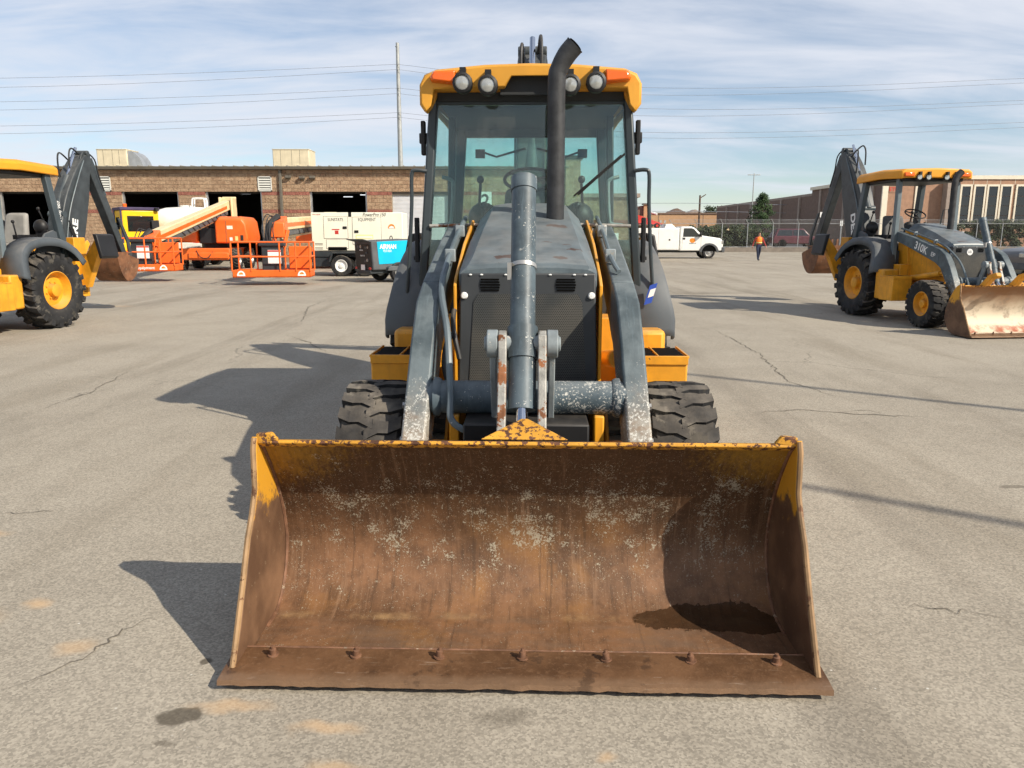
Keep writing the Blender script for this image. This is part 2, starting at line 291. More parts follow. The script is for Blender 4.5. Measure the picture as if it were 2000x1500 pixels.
def bucketmat():
    g = G('bucket_inside'); P = g.tc.outputs['Object']; x, y, z = g.xyz(P)
    nz = g.noise(P, 3.2, 7, 0.65); n2 = g.noise(P, 11, 7, 0.7)
    zz = g.math('ADD', z, g.math('MULTIPLY', g.math('SUBTRACT', nz, 0.5), 0.5))
    c = g.mix(g.ramp(zz, 0.58, 0.12), (0.066, 0.031, 0.012), (0.225, 0.112, 0.054))
    c = g.mix(g.ramp(g.noise(P, 1.6, 5, 0.62), 0.44, 0.66, 0, 0.7), c, (0.066, 0.036, 0.019))
    c = g.mix(g.ramp(n2, 0.42, 0.66, 0, 0.6), c, (0.080, 0.040, 0.020))
    c = g.mix(g.math('MULTIPLY', g.ramp(g.noise(P, 2.3, 5, 0.6), 0.52, 0.70), g.ramp(z, 0.55, 0.2)), c, (0.25, 0.12, 0.042))
    c = g.mix(g.ramp(g.noise(P, 55, 6, 0.75), 0.5, 0.72, 0, 0.6), c, (0.23, 0.125, 0.065))
    stv = g.noise(g.mapv(P, (42, 2.4, 2.4)), 1.0, 7, 0.7)
    c = g.mix(g.math('MULTIPLY', g.ramp(stv, 0.52, 0.68), g.ramp(g.noise(P, 3.3, 3), 0.35, 0.65, 0.05, 0.55)), c, (0.28, 0.165, 0.095))
    c = g.mix(g.ramp(stv, 0.46, 0.34, 0, 0.5), c, (0.048, 0.026, 0.013))
    c = g.mix(g.math('MULTIPLY', g.ramp(g.noise(P, 150, 3, 0.6), 0.64, 0.70), 0.55), c, (0.42, 0.34, 0.25))
    ax = g.math('ABSOLUTE', x)
    yl = g.math('MULTIPLY', g.ramp(z, 0.36, 0.78), g.ramp(ax, 0.35, 1.05, 0.10, 0.9))
    yl = g.ramp(g.math('ADD', g.math('MULTIPLY', yl, 0.55), g.math('MULTIPLY', g.noise(g.mapv(P, (1.6, 1, .5)), 30, 9, 0.82), 0.8)), 0.60, 0.92)
    c = g.mix(g.math('MULTIPLY', yl, 0.8), c, (0.36, 0.19, 0.022))
    clus = g.math('MULTIPLY', g.ramp(g.noise(P, 4.2, 5, 0.65, 0.8), 0.38, 0.62), g.ramp(g.math('ABSOLUTE', g.math('SUBTRACT', zz, 0.40)), 0.38, 0.05))
    fl = g.ramp(g.math('ADD', g.math('ADD', g.math('MULTIPLY', g.noise(P, 120, 5, 0.75), .66), g.math('MULTIPLY', g.noise(P, 20, 6, 0.7), .38)), g.math('MULTIPLY', clus, 0.095)), 0.625, 0.655)
    c = g.mix(g.math('MULTIPLY', fl, 0.8), c, (0.40, 0.36, 0.27))
    for ro, sl in ((R(28), 3.0), (R(-40), 2.6), (R(8), 3.4)):
        sc = g.ramp(g.noise(g.mapv(P, (46, 4, 4), rot=(0, ro, 0)), sl, 6, 0.62), 0.685, 0.71)
        c = g.mix(g.math('MULTIPLY', sc, 0.6), c, (0.44, 0.36, 0.27))
    # pale scraped line where the floor turns up
    fold = g.ramp(g.math('ABSOLUTE', g.math('SUBTRACT', g.math('ADD', y, g.math('MULTIPLY', g.math('SUBTRACT', nz, 0.5), 0.05)), 0.455)), 0.035, 0.004)
    c = g.mix(g.math('MULTIPLY', g.math('MULTIPLY', fold, g.ramp(z, 0.2, 0.1)), g.ramp(g.noise(P, 4.5, 6, 0.7), 0.42, 0.72, 0.0, 0.7)), c, (0.42, 0.27, 0.13))
    fl2 = g.ramp(g.noise(g.mapv(P, (1.2, 5, 1)), 2.2, 5), 0.45, 0.65)
    c = g.mix(g.math('MULTIPLY', g.math('MULTIPLY', fl2, g.ramp(z, 0.06, 0.03)), 0.6), c, (0.16, 0.105, 0.07))
    # wet patch lying in one corner of the floor
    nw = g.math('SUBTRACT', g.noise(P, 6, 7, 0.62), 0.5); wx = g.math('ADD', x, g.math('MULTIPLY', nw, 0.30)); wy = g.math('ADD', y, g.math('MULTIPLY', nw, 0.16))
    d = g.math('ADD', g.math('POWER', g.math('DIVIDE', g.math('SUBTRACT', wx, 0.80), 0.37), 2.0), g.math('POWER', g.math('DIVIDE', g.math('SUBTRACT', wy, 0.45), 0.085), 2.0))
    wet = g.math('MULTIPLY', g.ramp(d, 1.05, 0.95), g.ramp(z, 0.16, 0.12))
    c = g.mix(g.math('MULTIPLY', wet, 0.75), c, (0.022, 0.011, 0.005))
    dent = g.noise(P, 1.7, 3); g.bump(g.math('ADD', g.math('ADD', n2, g.math('MULTIPLY', dent, 3.0)), g.math('MULTIPLY', fl, 0.3)), 0.35, 0.012)
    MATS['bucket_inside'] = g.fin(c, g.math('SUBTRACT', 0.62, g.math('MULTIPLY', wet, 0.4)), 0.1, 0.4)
bucketmat()
def edgemat():
    g = G('cut_edge'); P = g.tc.outputs['Object']; x, y, z = g.xyz(P)
    c = g.mix(g.ramp(g.noise(P, 3, 7, 0.68), 0.35, 0.65), (0.090, 0.044, 0.020), (0.185, 0.095, 0.046))
    c = g.mix(g.ramp(g.noise(P, 60, 6, 0.72), 0.5, 0.7, 0, .55), c, (0.24, 0.135, 0.072))
    c = g.mix(g.math('MULTIPLY', g.ramp(g.math('ADD', y, g.math('MULTIPLY', g.noise(P, 14, 5), 0.05)), 0.055, 0.01), 0.5), c, (0.26, 0.165, 0.10))
    c = g.mix(g.math('MULTIPLY', g.ramp(g.noise(g.mapv(P, (3, 30, 30)), 2.5, 6, 0.7), 0.62, 0.70), 0.6), c, (0.34, 0.25, 0.18))
    c = g.mix(g.ramp(g.noise(P, 7, 5, 0.7), 0.58, 0.66, 0, .6), c, (0.06, 0.034, 0.02))
    g.bump(g.noise(P, 30, 6, 0.7), 0.4, 0.008); MATS['cut_edge'] = g.fin(c, 0.5, 0.25, 0.4)
edgemat()
def sidemat():
    g = G('bucket_side'); P = g.tc.outputs['Object']; z = g.xyz(P)[2]
    nz = g.noise(P, 9, 8, 0.7)
    c = g.mix(g.ramp(g.noise(P, 4, 5), 0.35, 0.65), (0.10, 0.052, 0.028), (0.20, 0.11, 0.06))
    q = g.ramp(g.math('ADD', z, g.math('MULTIPLY', g.math('SUBTRACT', nz, 0.5), 0.5)), 0.52, 0.60)
    c = g.mix(q, c, (0.60, 0.29, 0.022))
    c = g.mix(g.ramp(g.noise(P, 34, 8, 0.7), 0.64, 0.68, 0, 0.8), c, (0.34, 0.26, 0.17))
    g.bump(nz, 0.3, 0.01); MATS['bucket_side'] = g.fin(c, 0.62, 0.1, 0.4)
sidemat()
def palebucket():
    g = G('bucket_inside_pale'); P = g.tc.outputs['Object']; x, y, z = g.xyz(P)
    nz = g.noise(P, 2.6, 7, 0.65)
    zz = g.math('ADD', z, g.math('MULTIPLY', g.math('SUBTRACT', nz, 0.5), 0.35))
    c = g.mix(g.ramp(zz, 0.75, 0.3), (0.26, 0.13, 0.055), (0.62, 0.55, 0.42))
    c = g.mix(g.ramp(g.noise(P, 5, 6, 0.7), 0.5, 0.68, 0, 0.7), c, (0.24, 0.19, 0.14))
    c = g.mix(g.math('MULTIPLY', g.ramp(g.math('ABSOLUTE', g.math('SUBTRACT', zz, 0.10)), 0.07, 0.02), g.ramp(nz, 0.4, 0.6)), c, (0.36, 0.12, 0.07))
    MATS['bucket_inside_pale'] = g.fin(c, 0.7, 0.05, 0.4)
palebucket()
def screenmat():
    g = G('perforated_screen'); P = g.tc.outputs['Object']; x, y, z = g.xyz(P)
    px = 0.0105
    row = g.math('FLOOR', g.math('DIVIDE', z, px * 0.87))
    fx = g.math('FRACT', g.math('ADD', g.math('DIVIDE', x, px), g.math('MULTIPLY', row, 0.5))); fz = g.math('FRACT', g.math('DIVIDE', z, px * 0.87))
    d = g.math('ADD', g.math('POWER', g.math('SUBTRACT', fx, 0.5), 2.0), g.math('POWER', g.math('SUBTRACT', fz, 0.5), 2.0))
    hole_shade = g.ramp(d, 0.13, 0.07)
    c = g.mix(g.ramp(g.noise(P, 3, 5), 0.35, 0.65), (0.05, 0.054, 0.054), (0.095, 0.09, 0.078))
    c = g.mix(g.math('MULTIPLY', hole_shade, 0.92), c, (0.004, 0.004, 0.004))
    MATS['perforated_screen'] = g.fin(c, 0.55, 0, 0.4)
screenmat()
def blockmat():
    for name, red in (('block', 0), ('block_red', 1)):
        g = G(name); P = g.n('ShaderNodeNewGeometry').outputs['Position']
        sn = g.n('ShaderNodeVectorMath', operation='SNAP'); g.l(g.mapv(P, loc=(100, 0, 0)), sn.inputs[0]); sn.inputs[1].default_value = (0.21, 9, 0.203)
        w = g.n('ShaderNodeTexWhiteNoise'); g.l(sn.outputs[0], w.inputs['Vector'])
        a, b = ((0.28, 0.115, 0.085), (0.36, 0.145, 0.105)) if red else ((0.33, 0.215, 0.135), (0.46, 0.32, 0.205))
        c = g.mix(w.outputs['Value'], a, b)
        c = g.mix(g.ramp(g.noise(P, 7, 6, 0.7), 0.42, 0.66, 0, 0.5), c, tuple(q * 0.55 for q in a))
        g.bump(g.noise(P, 11, 5, 0.65), 0.9, 0.06); MATS[name] = g.fin(c, 0.9, 0, 0.2)
    mk('mortar', (0.42, 0.36, 0.28), 0.9, var=0.1)
blockmat()

# ------------------------------------------------------------------ mesh builder
class MB:
    def __init__(s): s.v = []; s.f = []; s.m = []; s.cur = 0
    def add(s, vs, fs):
        k = len(s.v); s.v += [tuple(p) for p in vs]; s.f += [tuple(i + k for i in f) for f in fs]; s.m += [s.cur] * len(fs); return s
    def hexa(s, p): return s.add(p, [(0, 3, 2, 1), (4, 5, 6, 7), (0, 1, 5, 4), (1, 2, 6, 5), (2, 3, 7, 6), (3, 0, 4, 7)])
    def box(s, x0, x1, y0, y1, z0, z1):
        return s.hexa([(x0, y0, z0), (x1, y0, z0), (x1, y1, z0), (x0, y1, z0), (x0, y0, z1), (x1, y0, z1), (x1, y1, z1), (x0, y1, z1)])
    def taper(s, a, b):  # a, b: (x0,x1,y0,y1,z)
        q = [[(r[0], r[2], r[4]), (r[1], r[2], r[4]), (r[1], r[3], r[4]), (r[0], r[3], r[4])] for r in (a, b)]
        return s.hexa(q[0] + q[1])
    def prism(s, poly, ax, t0, t1):
        f = {'x': lambda a, b, t: (t, a, b), 'y': lambda a, b, t: (a, t, b), 'z': lambda a, b, t: (a, b, t)}[ax]
        n = len(poly)
        return s.add([f(a, b, t0) for a, b in poly] + [f(a, b, t1) for a, b in poly], [tuple(range(n))[::-1], tuple(range(n, 2 * n))] + [(i, (i + 1) % n, n + (i + 1) % n, n + i) for i in range(n)])
    def loft(s, rings, cap=True, closed=True):
        n = len(rings[0]); vs = [p for r in rings for p in r]; fs = []
        for k in range(len(rings) - 1):
            for i in range(n if closed else n - 1):
                j = (i + 1) % n; fs.append((k * n + i, k * n + j, (k + 1) * n + j, (k + 1) * n + i))
        if cap: fs += [tuple(range(n))[::-1], tuple(range((len(rings) - 1) * n, len(rings) * n))]
        return s.add(vs, fs)
    def tube(s, pts, r, n=8):
        pts = [Vector(p) for p in pts]; rs = r if isinstance(r, (list, tuple)) else [r] * len(pts)
        rings = []; up = None
        for i, p in enumerate(pts):
            d = (pts[min(i + 1, len(pts) - 1)] - pts[max(i - 1, 0)]).normalized()
            if up is None: up = d.orthogonal().normalized()
            up = (up - d * up.dot(d)).normalized(); w = d.cross(up)
            rings.append([p + (up * math.cos(2 * math.pi * k / n) + w * math.sin(2 * math.pi * k / n)) * rs[i] for k in range(n)])
        return s.loft(rings)
    def cyl(s, p0, p1, r, n=16, r1=None): return s.tube([p0, p1], [r, r if r1 is None else r1], n)
    def bar(s, p0, p1, w, d, up=(0, 0, 1)):   # rectangular bar
        p0, p1 = Vector(p0), Vector(p1); a = (p1 - p0).normalized(); u = Vector(up)
        if abs(a.dot(u)) > 0.95: u = Vector((0, 1, 0))
        e = a.cross(u).normalized(); g = e.cross(a)
        return s.loft([[p + e * sx * w / 2 + g * sz * d / 2 for sx, sz in ((-1, -1), (1, -1), (1, 1), (-1, 1))] for p in (p0, p1)])
    def lathe(s, prof, c=(0, 0, 0), ax='x', n=32, cap=False):
        c = Vector(c); rings = []
        for h, r in prof:
            ring = []
            for k in range(n):
                t = 2 * math.pi * k / n; a, b = r * math.cos(t), r * math.sin(t)
                ring.append(c + Vector({'x': (h, a, b), 'y': (a, h, b), 'z': (a, b, h)}[ax]))
            rings.append(ring)
        return s.loft(rings, cap)
    def ball(s, c, r, n=12, m=8):
        rx, ry, rz = r if isinstance(r, tuple) else (r, r, r)
        return s.loft([[(c[0] + rx * math.sin(math.pi * (j + .001) / m) * math.cos(2 * math.pi * k / n), c[1] + ry * math.sin(math.pi * (j + .001) / m) * math.sin(2 * math.pi * k / n), c[2] - rz * math.cos(math.pi * j / m)) for k in range(n)] for j in range(m + 1)])
    def sh(s, dx): s.v = [(x + dx, y, z) for x, y, z in s.v]; return s
    def mesh(s, name, mats, smooth=35):
        me = bpy.data.meshes.new(name); me.from_pydata(s.v, [], s.f)
        for m in (mats if isinstance(mats, (list, tuple)) else [mats]): me.materials.append(MATS[m])
        me.polygons.foreach_set('material_index', s.m)
        bm = bmesh.new(); bm.from_mesh(me); bmesh.ops.recalc_face_normals(bm, faces=bm.faces); bm.to_mesh(me); bm.free()
        if smooth:
            me.polygons.foreach_set('use_smooth', [True] * len(me.polygons)); me.set_sharp_from_angle(angle=R(smooth))
        return me
    def build(s, name, mats, parent=None, bevel=0.0, seg=2, smooth=35, loc=None, rz=None):
        return ob(name, s.mesh(name, mats, smooth), parent, bevel, seg, loc, rz)
def ob(name, me, parent=None, bevel=0.0, seg=2, loc=None, rz=None):
    o = bpy.data.objects.new(name, me); COL.objects.link(o); o.parent = parent
    if bevel:
        b = o.modifiers.new('bevel', 'BEVEL'); b.width = bevel; b.segments = seg; b.limit_method = 'ANGLE'; b.angle_limit = R(40); b.harden_normals = False
    if loc: o.location = loc
    if rz is not None: o.rotation_euler = (0, 0, rz)
    return o
def tag(o, label=None, cat=None, group=None, kind=None):
    for k, v in (('label', label), ('category', cat), ('group', group), ('kind', kind)):
        if v: o[k] = v
    return o
def thing(name, label, cat, loc=(0, 0, 0), rz=0.0, group=None):
    o = bpy.data.objects.new(name, None); COL.objects.link(o); o.location = loc; o.rotation_euler = (0, 0, rz); o.empty_display_size = 0.3
    return tag(o, label, cat, group)
def text(name, body, size, mat, parent, loc, rot, align='CENTER', shear=0.0, sx=1.0, bold=0.0):
    cu = bpy.data.curves.new('t', 'FONT'); cu.body = body; cu.size = size; cu.align_x = align; cu.align_y = 'CENTER'; cu.extrude = 0.0015; cu.shear = shear; cu.offset = bold
    t = bpy.data.objects.new('t', cu); COL.objects.link(t)
    me = bpy.data.meshes.new_from_object(t.evaluated_get(bpy.context.evaluated_depsgraph_get()))
    bpy.data.objects.remove(t); me.materials.clear(); me.materials.append(MATS[mat])
    o = bpy.data.objects.new(name, me); COL.objects.link(o); o.parent = parent; o.location = loc; o.rotation_euler = rot; o.scale = (sx, 1, 1)
    return o
def frame3(x, y):
    x = Vector(x).normalized(); y = Vector(y); z = x.cross(y).normalized(); y = z.cross(x)
    return Matrix((x, y, z)).transposed()
def curve(pts, n=6):   # Catmull-Rom resample of 2-D or 3-D points
    P = [Vector(p) for p in pts]; out = []
    for i in range(len(P) - 1):
        a, b, c, d = P[max(i - 1, 0)], P[i], P[i + 1], P[min(i + 2, len(P) - 1)]
        for k in range(n):
            t = k / n; out.append(0.5 * ((2 * b) + (c - a) * t + (2 * a - 5 * b + 4 * c - d) * t * t + (3 * b - a - 3 * c + d) * t ** 3))
    return out + [P[-1]]

# ------------------------------------------------------------------ wheels
CACHE = {}
def tyre_mesh(Rr, w, rim, kind):
    key = (Rr, w, rim, kind)
    if key in CACHE: return CACHE[key]
    b = MB(); h = w / 2; t = Rr - rim; lug = {'bar': 0.035, 'block': 0.021, 'road': 0.0}[kind] * Rr / 0.5
    base = Rr - lug
    prof = [(-h * .78, rim - .01), (-h * .86, rim + .02), (-h * .98, rim + t * .38), (-h, rim + t * .55), (-h * .97, base - t * .16), (-h * .88, base - .012), (-h * .5, base), (0, base + .004), (h * .5, base), (h * .88, base - .012), (h * .97, base - t * .16), (h, rim + t * .55), (h * .98, rim + t * .38), (h * .86, rim + .02), (h * .78, rim - .01)]
    b.lathe(prof, n=48)
    def seg(x0, t0, x1, t1, wt0, wt1, lo=None):
        vs = []
        for (x, tt, wt) in ((x0, t0, wt0), (x1, t1, wt1)):
            edge = abs(x) / h
            ro = Rr - (0.014 if edge > .9 else 0.0) * Rr / .5; ri = base - .03 - (t * .12 if edge > .95 else 0)
            for (a, r) in ((tt - wt, ri), (tt + wt, ri), (tt + wt * .82, ro), (tt - wt * .82, ro)):
                vs.append((x, r * math.cos(a), r * math.sin(a)))
        b.add(vs, [(0, 1, 2, 3), (7, 6, 5, 4), (0, 4, 5, 1), (1, 5, 6, 2), (2, 6, 7, 3), (3, 7, 4, 0)])
    if kind == 'bar':
        N = 19
        for s in (-1, 1):
            for k in range(N):
                a = 2 * math.pi * (k + (.5 if s > 0 else 0)) / N; q = 2 * math.pi / N
                seg(-s * .06 * h, a, s * .45 * h, a + q * .45, q * .20, q * .20); seg(s * .45 * h, a + q * .45, s * 1.01 * h, a + q * .62, q * .20, q * .27)
    elif kind == 'block':
        N = 22
        for s in (-1, 1):
            for k in range(N):
                a = 2 * math.pi * (k + (.5 if s > 0 else 0)) / N; q = 2 * math.pi / N
                seg(-s * .12 * h, a + q * .34, s * .30 * h, a, q * .28, q * .33); seg(s * .30 * h, a, s * .62 * h, a, q * .32, q * .33); seg(s * .62 * h, a, s * 1.01 * h, a - q * .30, q * .33, q * .36)
    CACHE[key] = b.mesh('tyre', 'tyre', 30); return CACHE[key]
def rim_mesh(rim, w, side, mat, dish=0.3):
    key = ('rim', rim, w, side, mat)
    if key in CACHE: return CACHE[key]
    b = MB(); h = w / 2; s = side
    b.lathe([(s * h * .80, rim + .012), (s * h * .84, rim - .01), (s * h * .62, rim * .90), (s * h * .45, rim * .86), (s * h * .30, rim * .80), (s * h * dish, rim * .55), (s * h * (dish + .05), rim * .36), (s * h * (dish + .42), rim * .33), (s * h * (dish + .46), rim * .27), (s * h * (dish + .46), .001)], n=36)
    b.lathe([(-s * h * .8, rim + .01), (-s * h * .5, rim * .9), (-s * h * .3, .001)], n=24)
    for k in range(8):
        a = 2 * math.pi * k / 8; b.cyl((s * h * (dish + .0), rim * .45 * math.cos(a), rim * .45 * math.sin(a)), (s * h * (dish + .13), rim * .45 * math.cos(a), rim * .45 * math.sin(a)), rim * .045, 6)
    CACHE[key] = b.mesh('wheel', mat, 30); return CACHE[key]
def wheel(parent, x, y, z, Rr, w, rim, side, kind, mat, spin=0.0):
    o = ob('wheel', rim_mesh(rim, w, side, mat), parent); o.location = (x, y, z); o.rotation_euler = (spin, 0, 0)
    ob('tyre', tyre_mesh(Rr, w, rim, kind), o); return o

# ------------------------------------------------------------------ the setting
gb = MB(); gb.add([(-400, -60, 0), (400, -60, 0), (400, 73.5, 0), (-400, 73.5, 0)], [(0, 1, 2, 3)])
tag(gb.build('ground', 'asphalt', smooth=0), kind='structure')
gb = MB(); gb.box(-600, 600, 73.5, 74.1, -.3, .42); tag(gb.build('kerb', 'concrete', bevel=.03), kind='structure')
gb = MB(); gb.box(-3000, 3000, 74.1, 4000, -.5, .34); tag(gb.build('street', 'asphalt', smooth=0), kind='structure')
hb = MB(); ring = []
for i in range(121):
    xx = -2600 + i * 5200 / 120; ring.append((xx, 8 + 9 * math.sin(i * .31) + 7 * math.sin(i * .83 + 1) + random.random() * 3))
hb.add([(x, 2600, 0) for x, z in ring] + [(x, 2600 + 200, max(z, 3)) for x, z in ring] + [(x, 3100, 0) for x, z in ring], [(k * 121 + i, k * 121 + i + 1, (k + 1) * 121 + i + 1, (k + 1) * 121 + i) for k in range(2) for i in range(120)])
tag(hb.build('hills', 'leaf_hedge'), kind='structure')

mk('crack', (0.14, 0.12, 0.092), 0.95, var=0.2)
GR = bpy.data.objects['ground']
for ci, (w, pl) in enumerate(((.006, [(-1.82, 2.48), (-1.72, 2.59), (-1.64, 2.74), (-1.62, 2.84), (-1.59, 2.94), (-1.5, 3.1)]), (.014, [(2.2, 6.85), (2.66, 6.96), (3.21, 6.79), (3.5, 6.73), (3.8, 6.6)]), (.010, [(3.0, 6.85), (3.33, 6.96), (3.39, 6.79)]), (.014, [(3.5, 13.41), (3.42, 11.57), (3.38, 10.44), (3.07, 8.38), (3.24, 7.68), (3.42, 7.16)]), (.02, [(-3.99, 13.41), (-3.96, 14.46), (-4.58, 17.28), (-4.64, 19.37)]), (.006, [(-2.98, 4.25), (-2.82, 4.27), (-2.61, 4.32)]), (.006, [(1.72, 3.14), (1.83, 3.09), (1.94, 3.05), (2.16, 2.99)]), (.016, [(-3.65, 12.36), (-3.11, 11.57), (-2.53, 10.44)]), (.010, [(-4.39, 6.98), (-4.36, 7.81), (-4.61, 9.21)]))):
    pts = []
    for p, q in zip(pl[:-1], pl[1:]):
        L_ = math.hypot(q[0] - p[0], q[1] - p[1]); n_ = max(4, int(L_ / .09))
        for i in range(n_): t = i / n_; pts.append(Vector((p[0] + (q[0] - p[0]) * t + random.gauss(0, .016), p[1] + (q[1] - p[1]) * t + random.gauss(0, .016), .004)))
    b = MB(); N_ = len(pts); L1 = []; L2 = []
    for i, p in enumerate(pts):
        d = (pts[min(i + 1, N_ - 1)] - pts[max(i - 1, 0)]).normalized(); e = Vector((-d.y, d.x, 0)); ww = w * .5 * min(1, .15 + 3 * min(i, N_ - 1 - i) / N_) * random.uniform(.5, 1.3); L1.append(p + e * ww); L2.append(p - e * ww)
    b.add(L1 + L2, [(i, i + 1, N_ + i + 1, N_ + i) for i in range(N_ - 1)]); b.build('crack', 'crack', GR, smooth=0)

# ------------------------------------------------------------------ backhoe loaders
def backhoe(label, loc, rz, cab=True, pale=False, swing=0.0, bz=1.0, decals=True, seatmat='seat', name='backhoe_loader', number=None):
    T = thing(name, label, 'backhoe', loc, rz, 'backhoe loaders parked on the lot')
    # ---- loader bucket
    prof = [(0.02, .035), (.25, .035), (.42, .04), (.50, .055), (.57, .10), (.63, .18), (.665, .29), (.65, .41), (.60, .54), (.53, .66), (.46, .755), (.415, .795)]
    inner = [(p.x, p.y) for p in curve(prof, 5)]
    b = MB(); n = len(inner); HW = 1.045
    outer = []
    for i, (y, z) in enumerate(inner):
        a = inner[max(i - 1, 0)]; c = inner[min(i + 1, n - 1)]; d = Vector((c[0] - a[0], c[1] - a[1])).normalized(); outer.append((y + d.y * .016, z - d.x * .016))
    b.prism(inner + outer[::-1], 'x', -HW, HW)
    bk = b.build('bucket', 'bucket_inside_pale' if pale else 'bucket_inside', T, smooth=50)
    b = MB(); b.prism([(.398, .798), (.432, .775), (.440, .792), (.404, .812)], 'x', -HW - .0, HW + .0); b.build('top_rim', 'bracket_yellow', bk, .004)
    for s in (-1, 1):
        poly = [(.03, .012), (.44, .02), (.53, .05), (.60, .11), (.665, .20), (.69, .29), (.675, .42), (.62, .56), (.54, .70), (.47, .785), (.40, .825), (.385, .78), (.375, .62), (.33, .54), (.27, .46), (.19, .30), (.10, .14), (.04, .06)]
        b = MB(); b.prism(poly, 'x', s * HW, s * (HW + .022)); b.build('side_plate', 'bucket_side', bk, .003)
        b = MB(); b.tube([(s * (HW + .011), y, z) for y, z in [(.395, .82), (.378, .78), (.368, .62), (.322, .535), (.262, .455), (.182, .30), (.092, .14), (.04, .05)]], .0115, 8); b.build('worn_side_edge', 'worn_edge', bk)
        b = MB(); b.prism([(s * 1.05, .80), (s * 1.05, .835), (s * .99, .84), (s * .965, .81)], 'y', .40, .425); b.build('corner_tab', 'bracket_yellow', bk, .004)
        b = MB(); b.prism([(.555, .68), (.63, .69), (.80, .42), (.80, .22), (.715, .22), (.715, .35)], 'x', s * .50 - .10, s * .50 - .075); b.prism([(.555, .68), (.63, .69), (.80, .42), (.80, .22), (.715, .22), (.715, .35)], 'x', s * .50 + .085, s * .50 + .11); b.build('hinge_ear', 'bracket_yellow', bk, .004)
    b = MB(); rings = []
    for i in range(73):
        j1 = random.gauss(0, .0022); j2 = random.gauss(0, .0012); xx = -1.085 + 2.17 * i / 72
        rings.append([(xx, y + (j1 if y < 0 else 0), z + (j2 if y < .1 else 0)) for y, z in ((-.034, .026), (-.030, .044), (.03, .053), (.165, .064), (.165, .036), (.0, .022))])
    b.loft(rings); b.build('cutting_edge', 'cut_edge', bk)
    b = MB(); b.tube([(-1.06 + i * .106, .166 + random.uniform(-.001, .001), .063) for i in range(21)], [random.uniform(.003, .0055) for i in range(21)], 6); b.build('edge_weld', 'weld', bk)
    for s in (-1, 1):
        b = MB(); b.tube([(s * (HW - .004), y, z) for y, z in inner[8:]], [random.uniform(.007, .010) for _ in inner[8:]], 6); b.build('corner_weld', 'weld', bk)
    b = MB(); b.lathe([(0, .021), (.006, .021), (.007, .013), (.028, .013), (.03, .008), (.04, .007), (.041, .001)], ax='z', n=10); bm_ = b.mesh('bolt', 'weld', 40)
    for i in range(7):
        o = ob('bolt', bm_, bk); o.location = (-.93 + i * .31, .115, .0595); o.rotation_euler = (R(8), 0, i)
    b = MB(); b.add([(-.175, .42, .815), (.175, .42, .815), (.12, .66, .73), (-.12, .66, .73), (-.012, .54, .872), (.012, .54, .872)], [(0, 1, 5, 4), (1, 2, 5), (2, 3, 4, 5), (3, 0, 4), (3, 2, 1, 0)]); b.build('pin_bracket', 'bracket_yellow', bk, .006)
    if pale:
        for xx in (-.62, -.12):
            b = MB(); b.prism([(.36, .80), (.50, .80), (.30, .98), (.16, 1.02), (.12, .97), (.17, .92), (.22, .94)], 'x', xx - .045, xx + .045); b.build('clamp_hook', 'yellow', bk, .01)
    # ---- loader linkage
    for s in (-1, 1):
        up_ = [(3.05, 1.50), (3.10, 1.58), (3.04, 1.67), (2.5, 1.56), (1.70, 1.352), (1.70, 1.066), (1.80, 1.12), (2.5, 1.34)]; lo_ = [(1.70, 1.352), (1.52, 1.26), (1.36, 1.06), (1.05, .58), (.80, .25), (.86, .20), (.98, .22), (1.30, .62), (1.62, 1.02), (1.70, 1.066)]
        b = MB(); b.prism(up_, 'x', s * .44, s * .56); b.prism(lo_, 'x', s * .44, s * .56); b.v = [(x + s * (.012 if y > 1.7 else .012 + .055 * (1.7 - y)), y, z) for x, y, z in b.v]; ar = b.build('loader_arm', 'grey_arm', T, .012)
        b = MB(); b.cyl((s * .41, 3.0, 1.585), (s * .57, 3.0, 1.585), .06); b.build('pivot_pin', 'grey_light', ar)
        b = MB()
        xo = s * .45 if s < 0 else s * .47
        b.tube(curve([(xo, 3.05, 1.72), (xo, 2.6, 1.63), (xo, 1.85, 1.45), (xo, 1.55, 1.31), (s * .40, 1.35, 1.12), (s * .37, 1.18, .84), (s * .36, 1.12, .72), (s * .26, 1.10, .665), (s * .13, 1.10, .665)] if s < 0 else [(xo, 3.05, 1.72), (xo, 2.6, 1.63), (xo, 1.95, 1.47), (xo + .03, 1.8, 1.40)], 5), .017 if s < 0 else .014, 8)
        b.build('hydraulic_line', 'pipe_grey', ar)
        for yy, zz in ((2.6, 1.615), (2.0, 1.475)):
            b = MB(); b.box(xo - .03, xo + .03, yy - .02, yy + .02, zz - .03, zz + .045); b.build('pipe_clamp', 'grey_light', ar, .006)
        b = MB(); b.lathe([(s * .425, .088), (s * .44, .098), (s * .462, .100)], (0, 1.29, .80), 'x', 24); b.build('weld_ring', 'grey_tube', ar)
        for yy, zz in ((1.12, .62), (1.22, .77)):
            b = MB(); b.cyl((s * .598, yy, zz), (s * .612, yy, zz), .018, 6); b.build('bolt', 'steel', ar)
        if s < 0:
            b = MB(); b.tube(curve([(-.40, 1.5, 1.1), (-.43, 1.45, .95), (-.38, 1.40, .78), (-.3, 1.35, .72)], 5), .016, 8); b.tube(curve([(-.36, 2.4, 1.5), (-.39, 2.0, 1.30), (-.40, 1.62, 1.15), (-.36, 1.55, .95)], 5), .014, 8); b.build('hose', 'hose', ar)
        b = MB(); b.cyl((s * .50, 2.55, .80), (s * .50, 1.70, .93), .052); b.cyl((s * .50, 1.70, .93), (s * .50, 1.45, .97), .03); b.build('lift_cylinder', ['yellow'], T)
